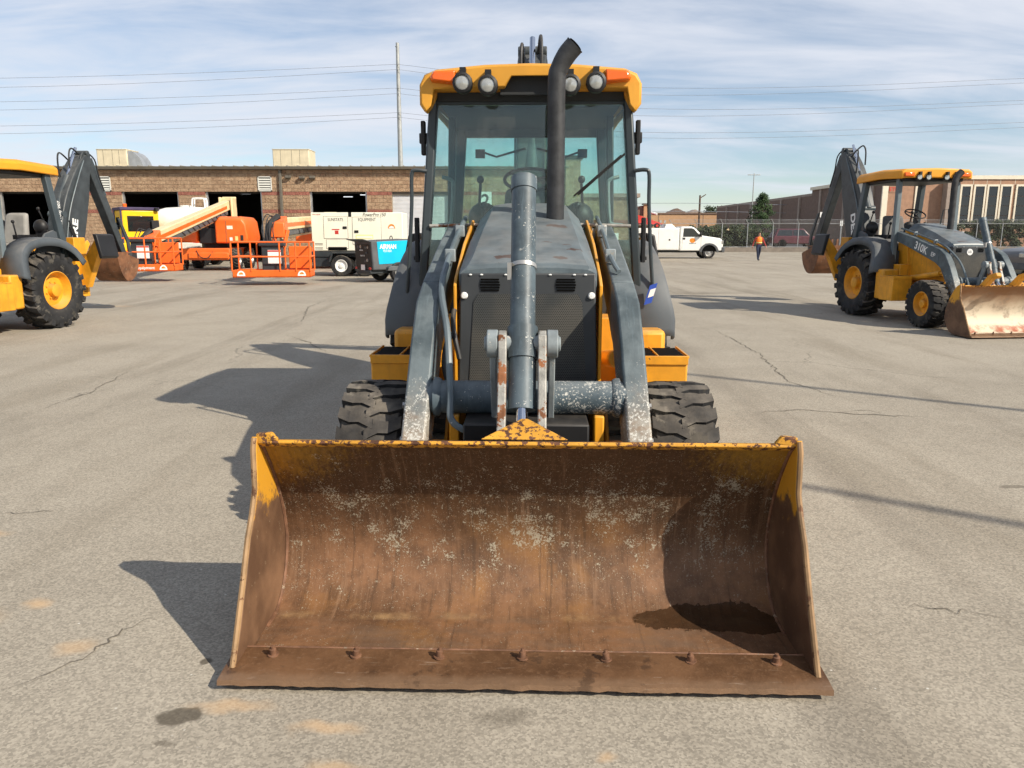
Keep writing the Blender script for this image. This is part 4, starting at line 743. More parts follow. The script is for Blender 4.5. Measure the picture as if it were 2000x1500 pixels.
# ------------------------------------------------------------------ service building
NX = frame3((0, -1, 0), (0, 0, 1)).to_euler()     # lettering on a face that looks to local -x
NY = (R(90), 0, 0)                                # lettering on a face that looks to local -y
def service_building():
    T = thing('service_building', 'long tan block garage with open bays behind the orange lifts', 'building', (0, 46, 0))
    X0, X1, ZD, ZE = -34.0, 3.1, 4.06, 5.28; CH = .203; BL = .42
    doors = [(-29.9, -26.6), (-22.75, -19.45), (-17.87, -14.59), (-11.79, -8.46), (-7.0, -3.7)]
    piers = []; x = X0
    for a, b_ in doors: piers.append((x, a)); x = b_
    piers.append((x, X1))
    for a, b_ in piers:
        b = MB(); b.box(a, b_, .075, .35, 0, ZD); b.build('pier', 'mortar', T)
    b = MB(); b.box(X0, X1, .075, .35, ZD, ZE); wl = b.build('wall', 'mortar', T)
    b = MB(); b.box(-BL / 2 + .007, BL / 2 - .007, 0, .12, .007, CH - .007); bm1 = b.mesh('block', 'block', 0)
    b = MB(); b.box(-BL / 2 + .007, BL / 2 - .007, 0, .12, .007, CH - .007); bm2 = b.mesh('block', 'block_red', 0)
    spots = []
    for k in range(26):
        z = k * CH
        runs = [(X0, X1)] if k >= 20 else piers
        for a, b_ in runs:
            n = max(1, round((b_ - a) / BL)); w = (b_ - a) / n
            off = (k % 2) * .5
            for i in range(n + (1 if off else 0)):
                c0 = a + (i - off) * w; c1 = c0 + w; c0 = max(c0, a); c1 = min(c1, b_)
                if c1 - c0 > .05: spots.append(((c0 + c1) / 2, z, (c1 - c0) / BL, k in (19, 14)))
    vis = lambda q: (q[1] > 2.4 and -25.5 < q[0] < -4.0)
    order = sorted(spots, key=lambda q: (not vis(q), -q[1]))
    for x, z, sx, red in order[:300]:
        o = ob('block', bm2 if red else bm1, wl); o.location = (x, random.uniform(-.006, .006), z); o.scale = (sx, 1, 1)
    b = MB()
    for x, z, sx, red in order[300:]:
        b.cur = int(red); w = sx * BL / 2 - .007; dy = random.uniform(-.006, .006); b.box(x - w, x + w, dy, .12, z + .007, z + CH - .007)
    tag(b.build('block_courses', ['block', 'block_red'], wl, smooth=0), kind='stuff')
    # interior
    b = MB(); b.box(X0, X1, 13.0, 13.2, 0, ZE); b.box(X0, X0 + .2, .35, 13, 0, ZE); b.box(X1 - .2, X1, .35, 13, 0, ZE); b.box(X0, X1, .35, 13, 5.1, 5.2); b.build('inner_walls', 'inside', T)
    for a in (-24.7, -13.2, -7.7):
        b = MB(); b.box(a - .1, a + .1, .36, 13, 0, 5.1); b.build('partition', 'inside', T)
    for x, y, z in ((-17.0, 4.5, 4.3), (-15.1, 3.2, 4.25), (-16.3, 6.5, 4.3), (-10.9, 6.5, 4.2), (-9.3, 4.0, 4.2), (-20.8, 7, 4.4)):
        b = MB(); b.box(x - .3, x + .3, y - .06, y + .06, z - .15, z - .10); b.build('ceiling_lamp', 'lamp_lit', T)
    for a, b_ in doors[:4]:
        for xx in (a + .05, b_ - .05):
            b = MB(); b.box(xx - .05, xx + .05, .14, .26, 0, ZD); b.build('door_track', 'galv', T)
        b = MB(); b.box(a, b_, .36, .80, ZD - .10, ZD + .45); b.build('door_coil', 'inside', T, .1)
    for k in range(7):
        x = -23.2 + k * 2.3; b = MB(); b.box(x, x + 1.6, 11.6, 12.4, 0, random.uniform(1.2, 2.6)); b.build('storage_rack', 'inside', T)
    # roll-up door
    b = MB(); pr = []
    for k in range(54):
        z = .02 + k * .075; pr += [(.20, z), (.18, z + .02), (.18, z + .055)]
    b.add([(-6.98, y, z) for y, z in pr] + [(-3.72, y, z) for y, z in pr], [(i, i + 1, len(pr) + i + 1, len(pr) + i) for i in range(len(pr) - 1)]); b.build('roll_door', 'rollup', T, smooth=20)
    b = MB(); b.box(-7.0, -3.7, .12, .24, 3.86, 4.06); b.build('door_header', 'gutter', T)
    # eave, roof
    b = MB(); b.prism([(-.32, ZE + .02), (.1, ZE + .0), (.1, ZE + .16), (-.36, ZE + .18)], 'x', X0, X1); b.build('gutter', 'gutter', T, .01)
    b = MB(); b.prism([(-.30, ZE + .17), (14, ZE + .50), (14, ZE + .44), (-.30, ZE + .13)], 'x', X0, X1 + .2); rf = b.build('roof', 'roof_metal', T)
    b = MB()
    n = int((X1 - X0) / .61)
    for i in range(n): x = X0 + .3 + i * .61; b.hexa([(x - .03, -.30, ZE + .172), (x + .03, -.30, ZE + .172), (x + .03, 13.9, ZE + .498), (x - .03, 13.9, ZE + .498), (x - .02, -.30, ZE + .235), (x + .02, -.30, ZE + .235), (x + .02, 13.9, ZE + .56), (x - .02, 13.9, ZE + .56)])
    tag(b.build('roof_rib', 'roof_metal', rf, smooth=0), kind='stuff')
    # louvres
    for x in (-23.7, -14.35, -3.3, -25.9):
        b = MB(); z0, z1 = 4.08, 4.92; w = .40
        b.box(x - w, x + w, -.05, .02, z0, z0 + .06); b.box(x - w, x + w, -.05, .02, z1 - .06, z1); b.box(x - w, x - w + .06, -.05, .02, z0, z1); b.box(x + w - .06, x + w, -.05, .02, z0, z1); b.cur = 1; b.box(x - w + .05, x + w - .05, -.012, .0, z0 + .05, z1 - .05)
        fr = b.build('louver', ['louver', 'hole_shade'], T)
        b = MB(); b.hexa([(-w + .06, -.045, 0), (w - .06, -.045, 0), (w - .06, -.035, .0), (-w + .06, -.035, .0), (-w + .06, -.016, .085), (w - .06, -.016, .085), (w - .06, -.010, .085), (-w + .06, -.010, .085)]); sm = b.mesh('slat', 'louver', 0)
        for k in range(5): o = ob('slat', sm, fr); o.location = (x, 0, z0 + .09 + k * .135)
    b = MB(); b.box(-13.50, -13.34, -.14, -.01, 0, ZE + .02); b.build('downspout', 'gutter', T, .02)
    for x, z in ((-12.95, 4.82), (-12.15, 4.78), (-11.55, 4.80)):
        b = MB(); b.box(x - .16, x + .16, -.24, -.01, z, z + .14); b.prism([(-.24, z), (-.01, z - .08), (-.01, z)], 'x', x - .12, x + .12); b.build('wall_light', 'gutter', T, .02)
    for x, ch in ((-30.55, '3'), (-1.55, '2')):
        b = MB(); b.box(x - .36, x + .36, -.03, -.005, 3.0, 4.05); sg = b.build('number_sign', 'decal_white', T); text('bay_number', ch, 1.0, 'ink', sg, (x, -.035, 3.52), NY, bold=.02)
    b = MB(); b.prism([(X0, ZE), (-29.0, ZE), (-29.0, ZE + .12), (X0, ZE + .95)], 'y', 1.0, 1.3); b.build('gable_parapet', 'brick_wall', T); b = MB(); b.bar((X0, 1.15, ZE + .99), (-28.9, 1.15, ZE + .15), .5, .08); b.build('parapet_coping', 'gutter', T)
    # end tower and lower wing
    b = MB(); b.box(3.1, 3.95, -.25, 3, 0, 5.85); b.build('end_tower', 'block', T, smooth=0)
    b = MB(); b.taper((3.1, 3.95, -.25, 3, 5.85), (2.9, 4.25, -.45, 3.2, 6.05)); b.build('tower_cap', 'gutter', T)
    b = MB(); b.box(3.95, 7.35, .3, 6, 0, 3.75); b.build('wing', 'block', T, smooth=0)
    b = MB(); b.box(3.95, 7.5, .15, 6.1, 3.75, 3.97); b.build('wing_coping', 'pilaster', T)
    b = MB(); b.box(3.96, 7.36, .28, .31, 2.25, 2.45); b.build('wing_band', 'block_red', T)
    b = MB(); b.box(4.9, 6.3, .26, .31, .02, 1.7); b.build('pale_door', 'white', T)
service_building()
def hvac(label, loc, w, duct):
    T = thing('rooftop_unit', label, 'air conditioner', loc, 0, 'rooftop air units on the garage')
    b = MB(); b.box(-w / 2, w / 2, 0, 1.6, .14, 1.42); b.build('housing', 'hvac', T, .05)
    for x in (-w * .28, w * .02, w * .24):
        b = MB(); b.box(x - .008, x + .008, -.006, 0.0, .16, 1.40); b.build('panel_seam', 'gutter', T)
    b = MB(); b.box(-w / 2 - .02, w / 2 + .02, -.03, 1.63, 1.40, 1.45); b.build('lid', 'hvac', T, .02)
    for s in (-1, 1):
        b = MB(); b.box(s * w * .4 - .2, s * w * .4 + .2, .1, 1.5, -.25, .14); b.build('curb_rail', 'gutter', T)
    b = MB(); b.box(w * .10, w * .26, -.05, 0, .16, .5); b.build('service_box', 'hvac', T, .01)
    if duct:
        b = MB(); rings = []
        for k in range(9):
            t = math.pi / 2 * k / 8; rings.append([(w / 2 + .0 + .95 * math.sin(t) * r, y, .14 + 1.22 * math.cos(t) * r) for r, y in ((1, .1), (1, 1.4), (.12, 1.4), (.12, .1))])
        b.loft(rings); b.build('duct_elbow', 'galv', T)
hvac('cream rooftop unit with round galvanised elbow beside the dark folded boom', (-25.1, 50, 5.42), 1.9, True)
hvac('cream box rooftop unit standing alone above the white generator', (-13.87, 50, 5.42), 2.3, False)

# ------------------------------------------------------------------ boom lifts
def lift(label, loc, rz, L, bz, tipz, shift, text_on, pz=3.02):
    T = thing('boom_lift', label, 'boom lift', loc, rz, 'orange boom lifts before the garage')
    b = MB(); b.box(-1.05, 1.05, -1.7, 1.7, .48, 1.0); b.box(-.75, 1.0, -1.78, -1.70, .55, .82); b.build('chassis', 'orange', T, .06)
    for sx in (-1, 1):
        for sy in (-1, 1): wheel(T, sx * 1.2, sy * 1.25, .5, .5, .38, .26, sx, 'bar', 'steel', .4 * sy)
    b = MB(); b.cyl((0, 0, 1.0), (0, 0, 1.2), .6, 24); b.build('turntable', 'black', T)
    b = MB(); b.prism([(-1.35, 1.30), (-.50, 1.22), (-.50, 2.28), (-1.1, 2.30), (-1.3, 2.15)], 'y', -1.1, 1.5); b.build('tank_hood', 'orange', T, .06, 3)
    b = MB(); b.loft([[(x, y, z) for x, z in ((.32, 1.22), (1.72, 1.22), (1.75, 1.5), (1.66, 2.2 - d), (1.5, 2.42 - d), (.5, 2.42 - d), (.32, 2.25 - d))] for y, d in ((-1.15, .12), (-.9, 0), (1.4, 0), (1.5, .1))]); hd = b.build('engine_hood', 'orange', T, .08, 3)
    b = MB(); b.box(.8, .812, -1.165, -1.15, 1.25, 2.25); b.build('hood_seam', 'gutter', hd); b = MB(); b.box(.85, 1.1, -1.165, -1.15, 1.85, 2.0); b.build('hood_badge', 'gen_cream', hd)
    b = MB(); b.box(-.45, .32, -.9, 1.2, 1.2, 1.9); b.box(-.2, .2, -.3, .8, 1.9, 2.4); b.build('pump_bay', 'black', T, .03)
    tip = Vector((0, -L + 1.2, tipz)); piv = Vector((shift, 1.3, pz))
    b = MB(); b.box(shift - .32, shift - .22, .9, 1.75, 1.6, pz + .33); b.box(shift + .22, shift + .32, .9, 1.75, 1.6, pz + .33); b.box(shift - .32, shift + .32, 1.6, 1.75, pz - .12, pz + .38); b.build('riser', 'boom_cream', T, .03)
    b = MB(); b.bar(piv, tip, .36, .42); bo = b.build('boom', 'boom_cream', T, .03)
    d = (tip - piv).normalized(); up = Vector((1, 0, 0)).cross(d).normalized(); up = up if up.z > 0 else -up
    for s in (-1, 1):
        b = MB(); b.bar(piv + d * .8 + Vector((s * .185, 0, 0)) - up * .03, tip - d * .2 + Vector((s * .185, 0, 0)) - up * .03, .012, .14); b.build('boom_stripe', 'orange', bo)
    b = MB(); b.bar(piv + d * .6 - up * .31, tip - d * .9 - up * .31, .30, .18); hc = b.build('hose_carrier', 'plastic_grey', bo, .02)
    for k in range(10):
        p = piv + d * (.9 + k * (L - 3) / 10); b = MB(); b.bar(p - up * .40, p + d * .35 - up * .22, .34, .04); b.build('carrier_link', 'black', hc)
    b = MB(); b.bar(piv + d * .4 - up * .46, tip - d * .5 - up * .46, .06, .09); b.build('tension_bar', 'boom_cream', bo)
    kz = bz + .95
    b = MB(); b.prism([(tip.y + .15, tip.z + .28), (tip.y - .45, tip.z + .05), (tip.y - .5, tip.z - .45), (tip.y + .2, tip.z - .42)], 'x', -.26, .26); b.build('boom_head', 'orange', bo, .04)
    b = MB(); b.tube(curve([(.0, tip.y - .1, tip.z + .25), (-.25, tip.y - .45, tip.z - .1), (-.3, tip.y - .55, bz + .9), (-.28, tip.y - .5, bz + .25)], 4), .11, 10); b.build('jib', 'black', bo)
    for s in (-1, 1):
        b = MB(); b.bar((s * .18 + .15, tip.y - .35, tip.z - .2), (s * .18 - .15, -L + .5, bz + .15), .09, .12); b.build('basket_support', 'orange', bo, .01)
    b = MB()
    for q in range(4): b.tube(curve([(-.15 + .09 * q, tip.y + .3, tip.z + .1), (-.35 + .1 * q, tip.y - .25, tip.z + .32 - .05 * q), (-.45 + .12 * q, tip.y - .65, tip.z - .25), (-.2 + .08 * q, -L + .5, bz + .75)], 4), .018, 6)
    tag(b.build('cable_bundle', 'hose', bo), kind='stuff')
    for q in range(3):
        b = MB(); b.box(.95 + q * .24, 1.07 + q * .24, -1.166, -1.15, 1.34, 1.48 + .05 * q); b.build('warning_sticker', ['decal_white', 'vest_strip', 'ink'][q], hd)
    b = MB(); b.tube(curve([(-.4, -1.72, .9), (-.2, -1.86, .62), (.1, -1.84, .58), (.3, -1.72, .85)], 4), .02, 6); b.build('tow_chain', 'black', T)
    b = MB(); b.box(-1.372, -1.345, -.6, .4, 1.62, 1.86); b.build('hood_badge', 'gen_cream', T)
    # basket
    W2, y0, y1 = 1.22, -L - .5, -L + .45
    b = MB(); b.box(-W2, W2, y0, y1, bz, bz + .05); b.box(-W2, W2, y0, y0 + .04, bz, bz + .24); b.box(-W2, W2, y1 - .04, y1, bz, bz + .24); b.box(-W2, -W2 + .04, y0, y1, bz, bz + .24); b.box(W2 - .04, W2, y0, y1, bz, bz + .24); bk = b.build('basket', 'orange', T, .012)
    for zz in (.66, 1.12):
        for p, q in (((-W2, y0), (W2, y0)), ((W2, y0), (W2, y1)), ((W2, y1), (-W2, y1)), ((-W2, y1), (-W2, y0))):
            b = MB(); b.cyl((*p, bz + zz), (*q, bz + zz), .026, 8); b.build('rail', 'orange', bk)
    for x in (-W2, -.62, .28, .78, W2):
        for y in (y0, y1):
            b = MB(); b.cyl((x, y, bz + .2), (x, y, bz + 1.12), .026, 8); b.build('rail_post', 'orange', bk)
    b = MB(); b.box(-.42, .26, y1 - .28, y1 - .06, bz + .18, bz + 1.08); b.box(-.5, .34, y1 - .34, y1 - .04, bz + .98, bz + 1.16); cbx = b.build('control_box', 'trailer_dark', bk, .03)
    b = MB(); b.box(-.22, .20, y1 - .292, y1 - .283, bz + .42, bz + .86); b.cur = 1; b.box(-.22, .20, y1 - .296, y1 - .2925, bz + .80, bz + .85); b.build('placard', ['decal_white', 'decal_red'], cbx)
    b = MB(); b.box(.42, 1.15, y1 - .10, y1 - .06, bz + .25, bz + .98); b.build('gate_panel', 'orange', bk, .02)
    for x in (-.85, .85) if text_on else (-.95, .95):
        b = MB(); b.prism([(x + .13 * math.cos(t * math.pi / 10), bz + .05 + .17 * math.sin(t * math.pi / 10)) for t in range(11)], 'y', y0 - .006, y0 - .002); b.cur = 1; b.prism([(x + .07 * math.cos(t * math.pi / 8), bz + .10 + .07 * math.sin(t * math.pi / 8)) for t in range(9)], 'y', y0 - .009, y0 - .0065); b.build('logo_sticker', ['decal_white', 'decal_orange'], bk)
    if text_on: text('company_lettering', 'Sunstate Equipment', .14, 'decal_white', bk, (0.0, y0 - .004, bz + .12), NY, bold=.003)
lift('orange boom lift with cream boom rising right, its basket low beside the digging bucket', (-13.9, 36.6, 0), R(6.0), 9.5, .36, 1.5, .35, True)
lift('orange boom lift whose basket sits in front of the generator, chassis hidden behind it', (-9.1, 38.5, 0), R(5.8), 13.2, .25, 1.95, 0.0, False, 2.35)

# ------------------------------------------------------------------ generator, compressor, trucks, tank
def generator():
    T = thing('generator_trailer', 'big white box generator on dark two-axle trailer with black lettering', 'generator', (-6.04, 31.2, 0), R(90))
    X = -.68
    b = MB(); b.box(X, .68, -1.78, 1.78, .98, 2.45); bd = b.build('housing', 'gen_cream', T, .025)
    for y0, y1, z0, z1 in ((.35, 1.30, 1.45, 2.30), (-.95, .18, 1.22, 2.28), (.35, 1.22, 1.06, 1.42)):
        b = MB(); b.box(X - .006, X - .001, y0, y1, z0, z1); b.build('door_gap', 'gutter', bd); b = MB(); b.box(X - .012, X - .004, y0 + .012, y1 - .012, z0 + .012, z1 - .012); b.build('door', 'gen_cream', bd, .004)
    for y, z in ((.47, 1.87), (.02, 1.72)):
        b = MB(); b.box(X - .03, X - .012, y - .08, y + .08, z - .05, z + .05); b.build('latch', 'black', bd, .008)
    b = MB(); b.box(X - .014, X - .002, .42, 1.15, 1.0, 1.13); b.build('outlet', 'hole_shade', bd)
    b = MB(); b.box(X - .016, X - .0125, -.62, .05, 1.44, 1.60); b.build('warning_strip', 'vest_strip', bd); b = MB(); b.box(X - .018, X - .0165, -.60, .03, 1.46, 1.56); b.build('warning_plate', 'gen_cream', bd)
    b = MB(); b.box(X - .016, X - .0125, .72, .86, 1.62, 1.76); b.build('hazard_sticker', 'decal_red', bd); b = MB(); b.box(X - .016, X - .0125, .68, .98, 1.78, 1.82); b.build('hazard_strip', 'decal_red', bd)
    for k in range(9):
        for z in (1.05, 1.12, 1.20):
            pass
    for z in (1.04, 1.09, 1.20, 1.25):
        b = MB(); b.box(X - .006, X + .002, 1.36, 1.66, z, z + .022); b.build('vent_slot', 'gutter', bd)
    b = MB(); b.box(X + .1, .5, .15, .35, 2.44, 2.452); b.box(X - .004, X + .02, .20, .32, 2.28, 2.452); b.build('roof_notch', 'black', bd)
    b = MB(); b.prism([(-1.35 + .14 * math.cos(t * math.pi / 12), 1.84 + .17 * math.sin(t * math.pi / 12)) for t in range(13)], 'x', X - .006, X - .001); b.build('sun_logo', 'decal_orange', bd); b = MB(); b.prism([(-1.35 + .10 * math.cos(t * math.pi / 12), 1.845 + .09 * math.sin(t * math.pi / 12)) for t in range(13)], 'x', X - .009, X - .0065); b.build('logo_hill', 'decal_white', bd)
    text('company_lettering', 'SUNSTATE', .17, 'ink', bd, (X - .014, .82, 2.17), NX, sx=.75); text('company_lettering', 'EQUIPMENT', .17, 'ink', bd, (X - .014, -.40, 2.17), NX, sx=.75)
    text('model_lettering', 'PowerPro 150', .19, 'ink', bd, (X - .004, -.68, 2.36), NX, sx=.80, shear=.25); text('maker_lettering', 'MULTIQUIP', .06, 'decal_red', bd, (X - .004, 1.55, 2.37), NX)
    b = MB(); b.box(X, .68, -1.9, 1.85, .74, .96); b.box(X + .04, .64, .7, 1.80, .36, .74); fr = b.build('trailer_frame', 'trailer_dark', T, .02)
    b = MB(); b.prism([(1.10, .55), (.98, .93), (-.75, .93), (-.85, .6), (-.80, .6), (-.70, .88), (.92, .88), (1.04, .55)], 'x', X - .28, X - .02); b.build('mudguard', 'trailer_dark', fr, .01)
    for s in (-1, 1):
        for y in (.62, -.28): wheel(T, s * .82, y, .41, .41, .24, .235, s, 'road', 'white', 0)
    b = MB(); b.bar((0, -1.9, .6), (0, -3.0, .55), .12, .12); b.build('drawbar', 'trailer_dark', fr)
generator()
def compressor():
    T = thing('air_compressor', 'bright blue and charcoal towable air compressor with its rear flap lifted', 'compressor', (-4.25, 27.15, 0), R(128))
    b = MB(); b.prism([(-1.1, .42), (1.0, .42), (1.06, 1.40), (-.6, 1.46), (-1.0, 1.30), (-1.15, .9)], 'x', -.62, .62); bd = b.build('housing', 'plastic_grey', T, .05, 3)
    b = MB(); b.prism([(-.75, .66), (.78, .62), (.84, 1.37), (-.55, 1.42), (-.72, 1.25)], 'x', -.632, -.615); b.build('blue_panel', 'cyan', bd, .004)
    b = MB(); b.taper((-.55, .55, 1.0, 1.03, .50), (-.55, .55, 1.055, 1.075, 1.28)); pn = b.build('control_panel', 'black', bd, .01)
    b = MB(); b.hexa([(-.62, 1.04, 1.36), (.62, 1.04, 1.36), (.62, 1.34, 1.43), (-.62, 1.34, 1.43), (-.62, 1.04, 1.39), (.62, 1.04, 1.39), (.62, 1.34, 1.46), (-.62, 1.34, 1.46)]); b.build('rear_flap', 'plastic_grey', bd, .008)
    for k, (x, z, r_) in enumerate(((.28, 1.20, .06), (.10, 1.20, .06), (-.25, 1.18, .05), (-.4, 1.18, .04), (-.3, 1.0, .04), (-.35, .75, .05), (-.2, .72, .04))):
        b = MB(); b.cyl((x, 1.05, z), (x, 1.085, z), r_, 14); b.build('gauge', 'steel' if k % 2 else 'plastic_grey', pn)
    text('panel_lettering', 'AIRMAN', .07, 'decal_white', pn, (.05, 1.082, 1.08), frame3((-1, 0, 0), (0, 0, 1)).to_euler()); text('panel_lettering', 'SUNSTATE', .07, 'decal_white', pn, (-.02, 1.078, .90), frame3((-1, 0, 0), (0, 0, 1)).to_euler())
    b = MB(); b.box(-.15, .12, 1.06, 1.075, .42, .60); b.build('license_plate', 'decal_white', T)
    text('brand_lettering', 'AIRMAN', .21, 'decal_white', bd, (-.636, .42, 1.20), NX, sx=.8, bold=.006); text('brand_lettering', 'PDS185S', .11, 'decal_white', bd, (-.636, .45, 1.06), NX, sx=.8)
    b = MB(); b.box(-.5, .5, -1.2, 1.05, .30, .42); b.bar((0, -1.2, .38), (0, -2.3, .38), .1, .1); fr = b.build('frame', 'trailer_dark', T, .02)
    for s in (-1, 1):
        wheel(T, s * .68, .05, .34, .34, .2, .19, s, 'road', 'steel', 0)
        b = MB(); b.prism([(-.45, .40), (.55, .40), (.5, .52), (.42, .56), (-.35, .56), (-.42, .52)], 'x', s * .60, s * .80); b.build('mudguard', 'plastic_grey', fr, .02)
        b = MB(); b.box(s * .5 - .07, s * .5 + .07, 1.05, 1.07, .44, .52); b.build('tail_light', 'decal_red', T, .008)
    b = MB(); b.tube([(-.1 + .09 * math.cos(t * math.pi / 8), 0, 1.46 + .1 * math.sin(t * math.pi / 8)) for t in range(9)], .015, 6); b.build('lifting_eye', 'black', T)
    b = MB(); b.bar((-.3, -1.0, .40), (-.3, -1.0, .0), .05, .05); b.build('jack_stand', 'black', T)
compressor()
def service_truck():
    T = thing('service_truck', 'white utility truck with box body standing side-on near the fence', 'truck', (14.35, 54.0, 0), R(90))
    X = -.98
    b = MB(); b.prism([(.05, .52), (.0, .95), (.06, 1.22), (.22, 1.36), (1.15, 1.50), (1.42, 1.54), (1.98, 2.06), (2.2, 2.15), (2.86, 2.15), (2.95, 2.08), (2.95, .52)], 'x', X, -X); cb_ = b.build('cab', 'white', T, .07, 3, 30)
    b = MB(); b.prism([(1.60, 1.52), (1.66, 1.58), (2.02, 1.97), (2.16, 2.03), (2.72, 2.03), (2.75, 1.46), (1.62, 1.46)], 'x', X - .006, X + .05); b.build('side_window', 'car_glass', cb_)
    b = MB(); b.hexa([(-.85, 1.45, 1.55), (.85, 1.45, 1.55), (.85, 1.5, 1.55), (-.85, 1.5, 1.55), (-.8, 1.95, 2.045), (.8, 1.95, 2.045), (.8, 2.0, 2.045), (-.8, 2.0, 2.045)]); b.build('windshield', 'car_glass', cb_).location = (0, -.012, .012)
    for y in (1.52, 2.80):
        b = MB(); b.box(X - .003, X + .01, y - .008, y + .008, .66, 1.46); b.build('door_seam', 'gutter', cb_)
    b = MB(); b.box(X - .02, X, 2.60, 2.76, 1.28, 1.40); b.build('door_handle', 'black', cb_, .01)
    b = MB(); b.box(X - .26, X - .03, 1.52, 1.64, 1.46, 1.74); b.bar((X, 1.6, 1.55), (X - .1, 1.6, 1.58), .06, .06); b.build('mirror', 'black', cb_, .03)
    b = MB(); b.prism([(2.10 + .20 * math.cos(t * math.pi / 8), 1.22 + .16 * math.sin(t * math.pi / 8)) for t in range(16)], 'x', X - .006, X + .002); b.build('sun_logo', 'decal_orange', cb_); text('company_lettering', 'SUNSTATE', .10, 'ink', cb_, (X - .006, 2.08, 1.02), NX)
    b = MB(); b.box(X - .006, X + .01, 1.12, 1.24, .96, 1.02); b.build('fender_badge', 'steel', cb_)
    b = MB(); b.prism([(.95 + .52 * math.cos(math.pi * t / 12), .50 + .52 * math.sin(math.pi * t / 12)) for t in range(13)], 'x', X - .004, X + .3); b.build('wheel_well_shade', 'hole_shade', cb_)  # dark half disc on the cab side paints the shade of the wheel opening
    b = MB(); b.prism([(.95 + .66 * math.cos(math.pi * t / 12), .42 + .62 * math.sin(math.pi * t / 12)) for t in range(13)] + [(.95 - .5 * math.cos(math.pi * t / 12), .42 + .50 * math.sin(math.pi * t / 12)) for t in range(13)], 'x', X - .06, X + .02); b.build('fender_flare', 'plastic_grey', cb_, .01)
    b = MB(); b.box(-1.0, 1.0, -.12, .12, .42, .78); b.build('bumper', 'plastic_grey', T, .05); b = MB(); b.box(X - .004, X + .25, -.01, .14, .95, 1.22); b.build('headlight', 'lens', cb_, .03)
    wheel(T, X + .12, .95, .42, .42, .24, .26, -1, 'road', 'steel', 0); wheel(T, -X - .12, .95, .42, .42, .24, .26, 1, 'road', 'steel', 0); wheel(T, X + .12, 5.0, .42, .42, .24, .26, -1, 'road', 'steel', 0); wheel(T, -X - .12, 5.0, .42, .42, .24, .26, 1, 'road', 'steel', 0)
    b = MB(); b.box(-1.08, 1.08, 3.03, 6.3, .58, 2.04); sb = b.build('service_body', 'white', T, .03)
    for y0, y1, z0, z1 in ((3.08, 4.45, .64, 1.98), (4.50, 5.55, 1.0, 1.98), (5.6, 6.26, .64, 1.98)):
        b = MB(); b.box(-1.095, -1.078, y0, y1, z0, z1); dr = b.build('body_door', 'white', sb, .008); b = MB(); b.cyl((-1.11, y0 + .6, z1 - .72), (-1.094, y0 + .6, z1 - .72), .06, 12); b.build('latch', 'black', dr)
    b = MB(); b.box(-.4, .4, .4, 6.0, .40, .58); b.build('truck_frame', 'trailer_dark', T)
    b = MB(); b.hexa([(-.8, 3.2, 2.03), (.8, 3.2, 2.03), (.8, 4.0, 2.03), (-.8, 4.0, 2.03), (-.8, 3.5, 2.32), (.8, 3.5, 2.32), (.8, 3.9, 2.32), (-.8, 3.9, 2.32)]); b.build('sloped_cover', 'white', T, .02)
    b = MB(); b.cyl((-.8, 4.5, 2.2), (-.4, 4.5, 2.2), .17, 14); b.cyl((-.8, 4.95, 2.18), (-.4, 4.95, 2.18), .15, 14); b.build('hose_reel', 'black', T); b = MB(); b.cyl((-.82, 4.5, 2.2), (-.80, 4.5, 2.2), .09, 12); b.build('reel_hub', 'decal_red', T)
    b = MB(); b.tube(curve([(-.7, 5.2, 2.05), (-.7, 5.4, 2.3), (-.7, 5.8, 2.32), (-.7, 6.0, 2.05)], 4), .03, 6); b.build('crane_rail', 'black', T)
    for y in (4.25, 3.95):
        b = MB(); b.box(-.75, -.55, y - .05, y + .08, 2.40, 2.56); b.cyl((-.65, y, 2.0), (-.65, y, 2.42), .02, 6); b.build('flood_light', 'lens', T)
service_truck()
def yard_truck():
    T = thing('yard_truck', 'bright yellow truck cab with dark roof and orange beacon behind the basket', 'truck', (-18.75, 39.2, 0), R(38))
    b = MB(); b.box(-.85, .85, -.85, .85, .65, 2.80); cb_ = b.build('cab', 'cab_yellow', T, .08, 3)
    b = MB(); b.box(-.9, .9, -.9, .92, 2.78, 2.92); b.box(-.88, -.84, .55, .88, .8, 2.8); b.box(-.9, -.82, -.88, -.80, .8, 2.8); b.build('roof_trim', 'purple_dark', cb_, .04)
    b = MB(); b.box(-.862, -.84, -.35, .35, 1.85, 2.45); b.build('side_window', 'car_glass', cb_, .05); b = MB(); b.box(-.60, .60, -.862, -.84, 1.75, 2.5); b.build('windshield', 'car_glass', cb_, .05)
    b = MB(); b.cyl((-.4, .4, 2.92), (-.4, .4, 3.12), .10, 12); b.build('beacon', 'amber', cb_, .02)
    b = MB(); b.box(.45, .8, -1.05, -.95, 1.7, 2.3); b.bar((.7, -1.0, 2.2), (.8, -.7, 2.4), .04, .04); b.build('mirror', 'black', cb_, .03); b = MB(); b.cyl((.75, -.95, 2.75), (.75, -.95, 2.9), .1, 12); b.build('round_mirror', 'black', cb_)
    b = MB(); b.box(-1.0, 1.0, -1.2, 3.2, .55, .85); b.box(-1.0, -.55, -1.25, -.2, .55, 1.2); b.build('frame', 'cab_yellow', T, .04)
    for sx in (-1, 1):
        for y in (-.6, 2.4): wheel(T, sx * .95, y, .5, .5, .28, .28, sx, 'road', 'steel', 0)
    b = MB(); b.bar((-.3, -1.3, .6), (.9, -1.3, .6), .2, .35); b.build('bumper', 'black', T, .03)
yard_truck()
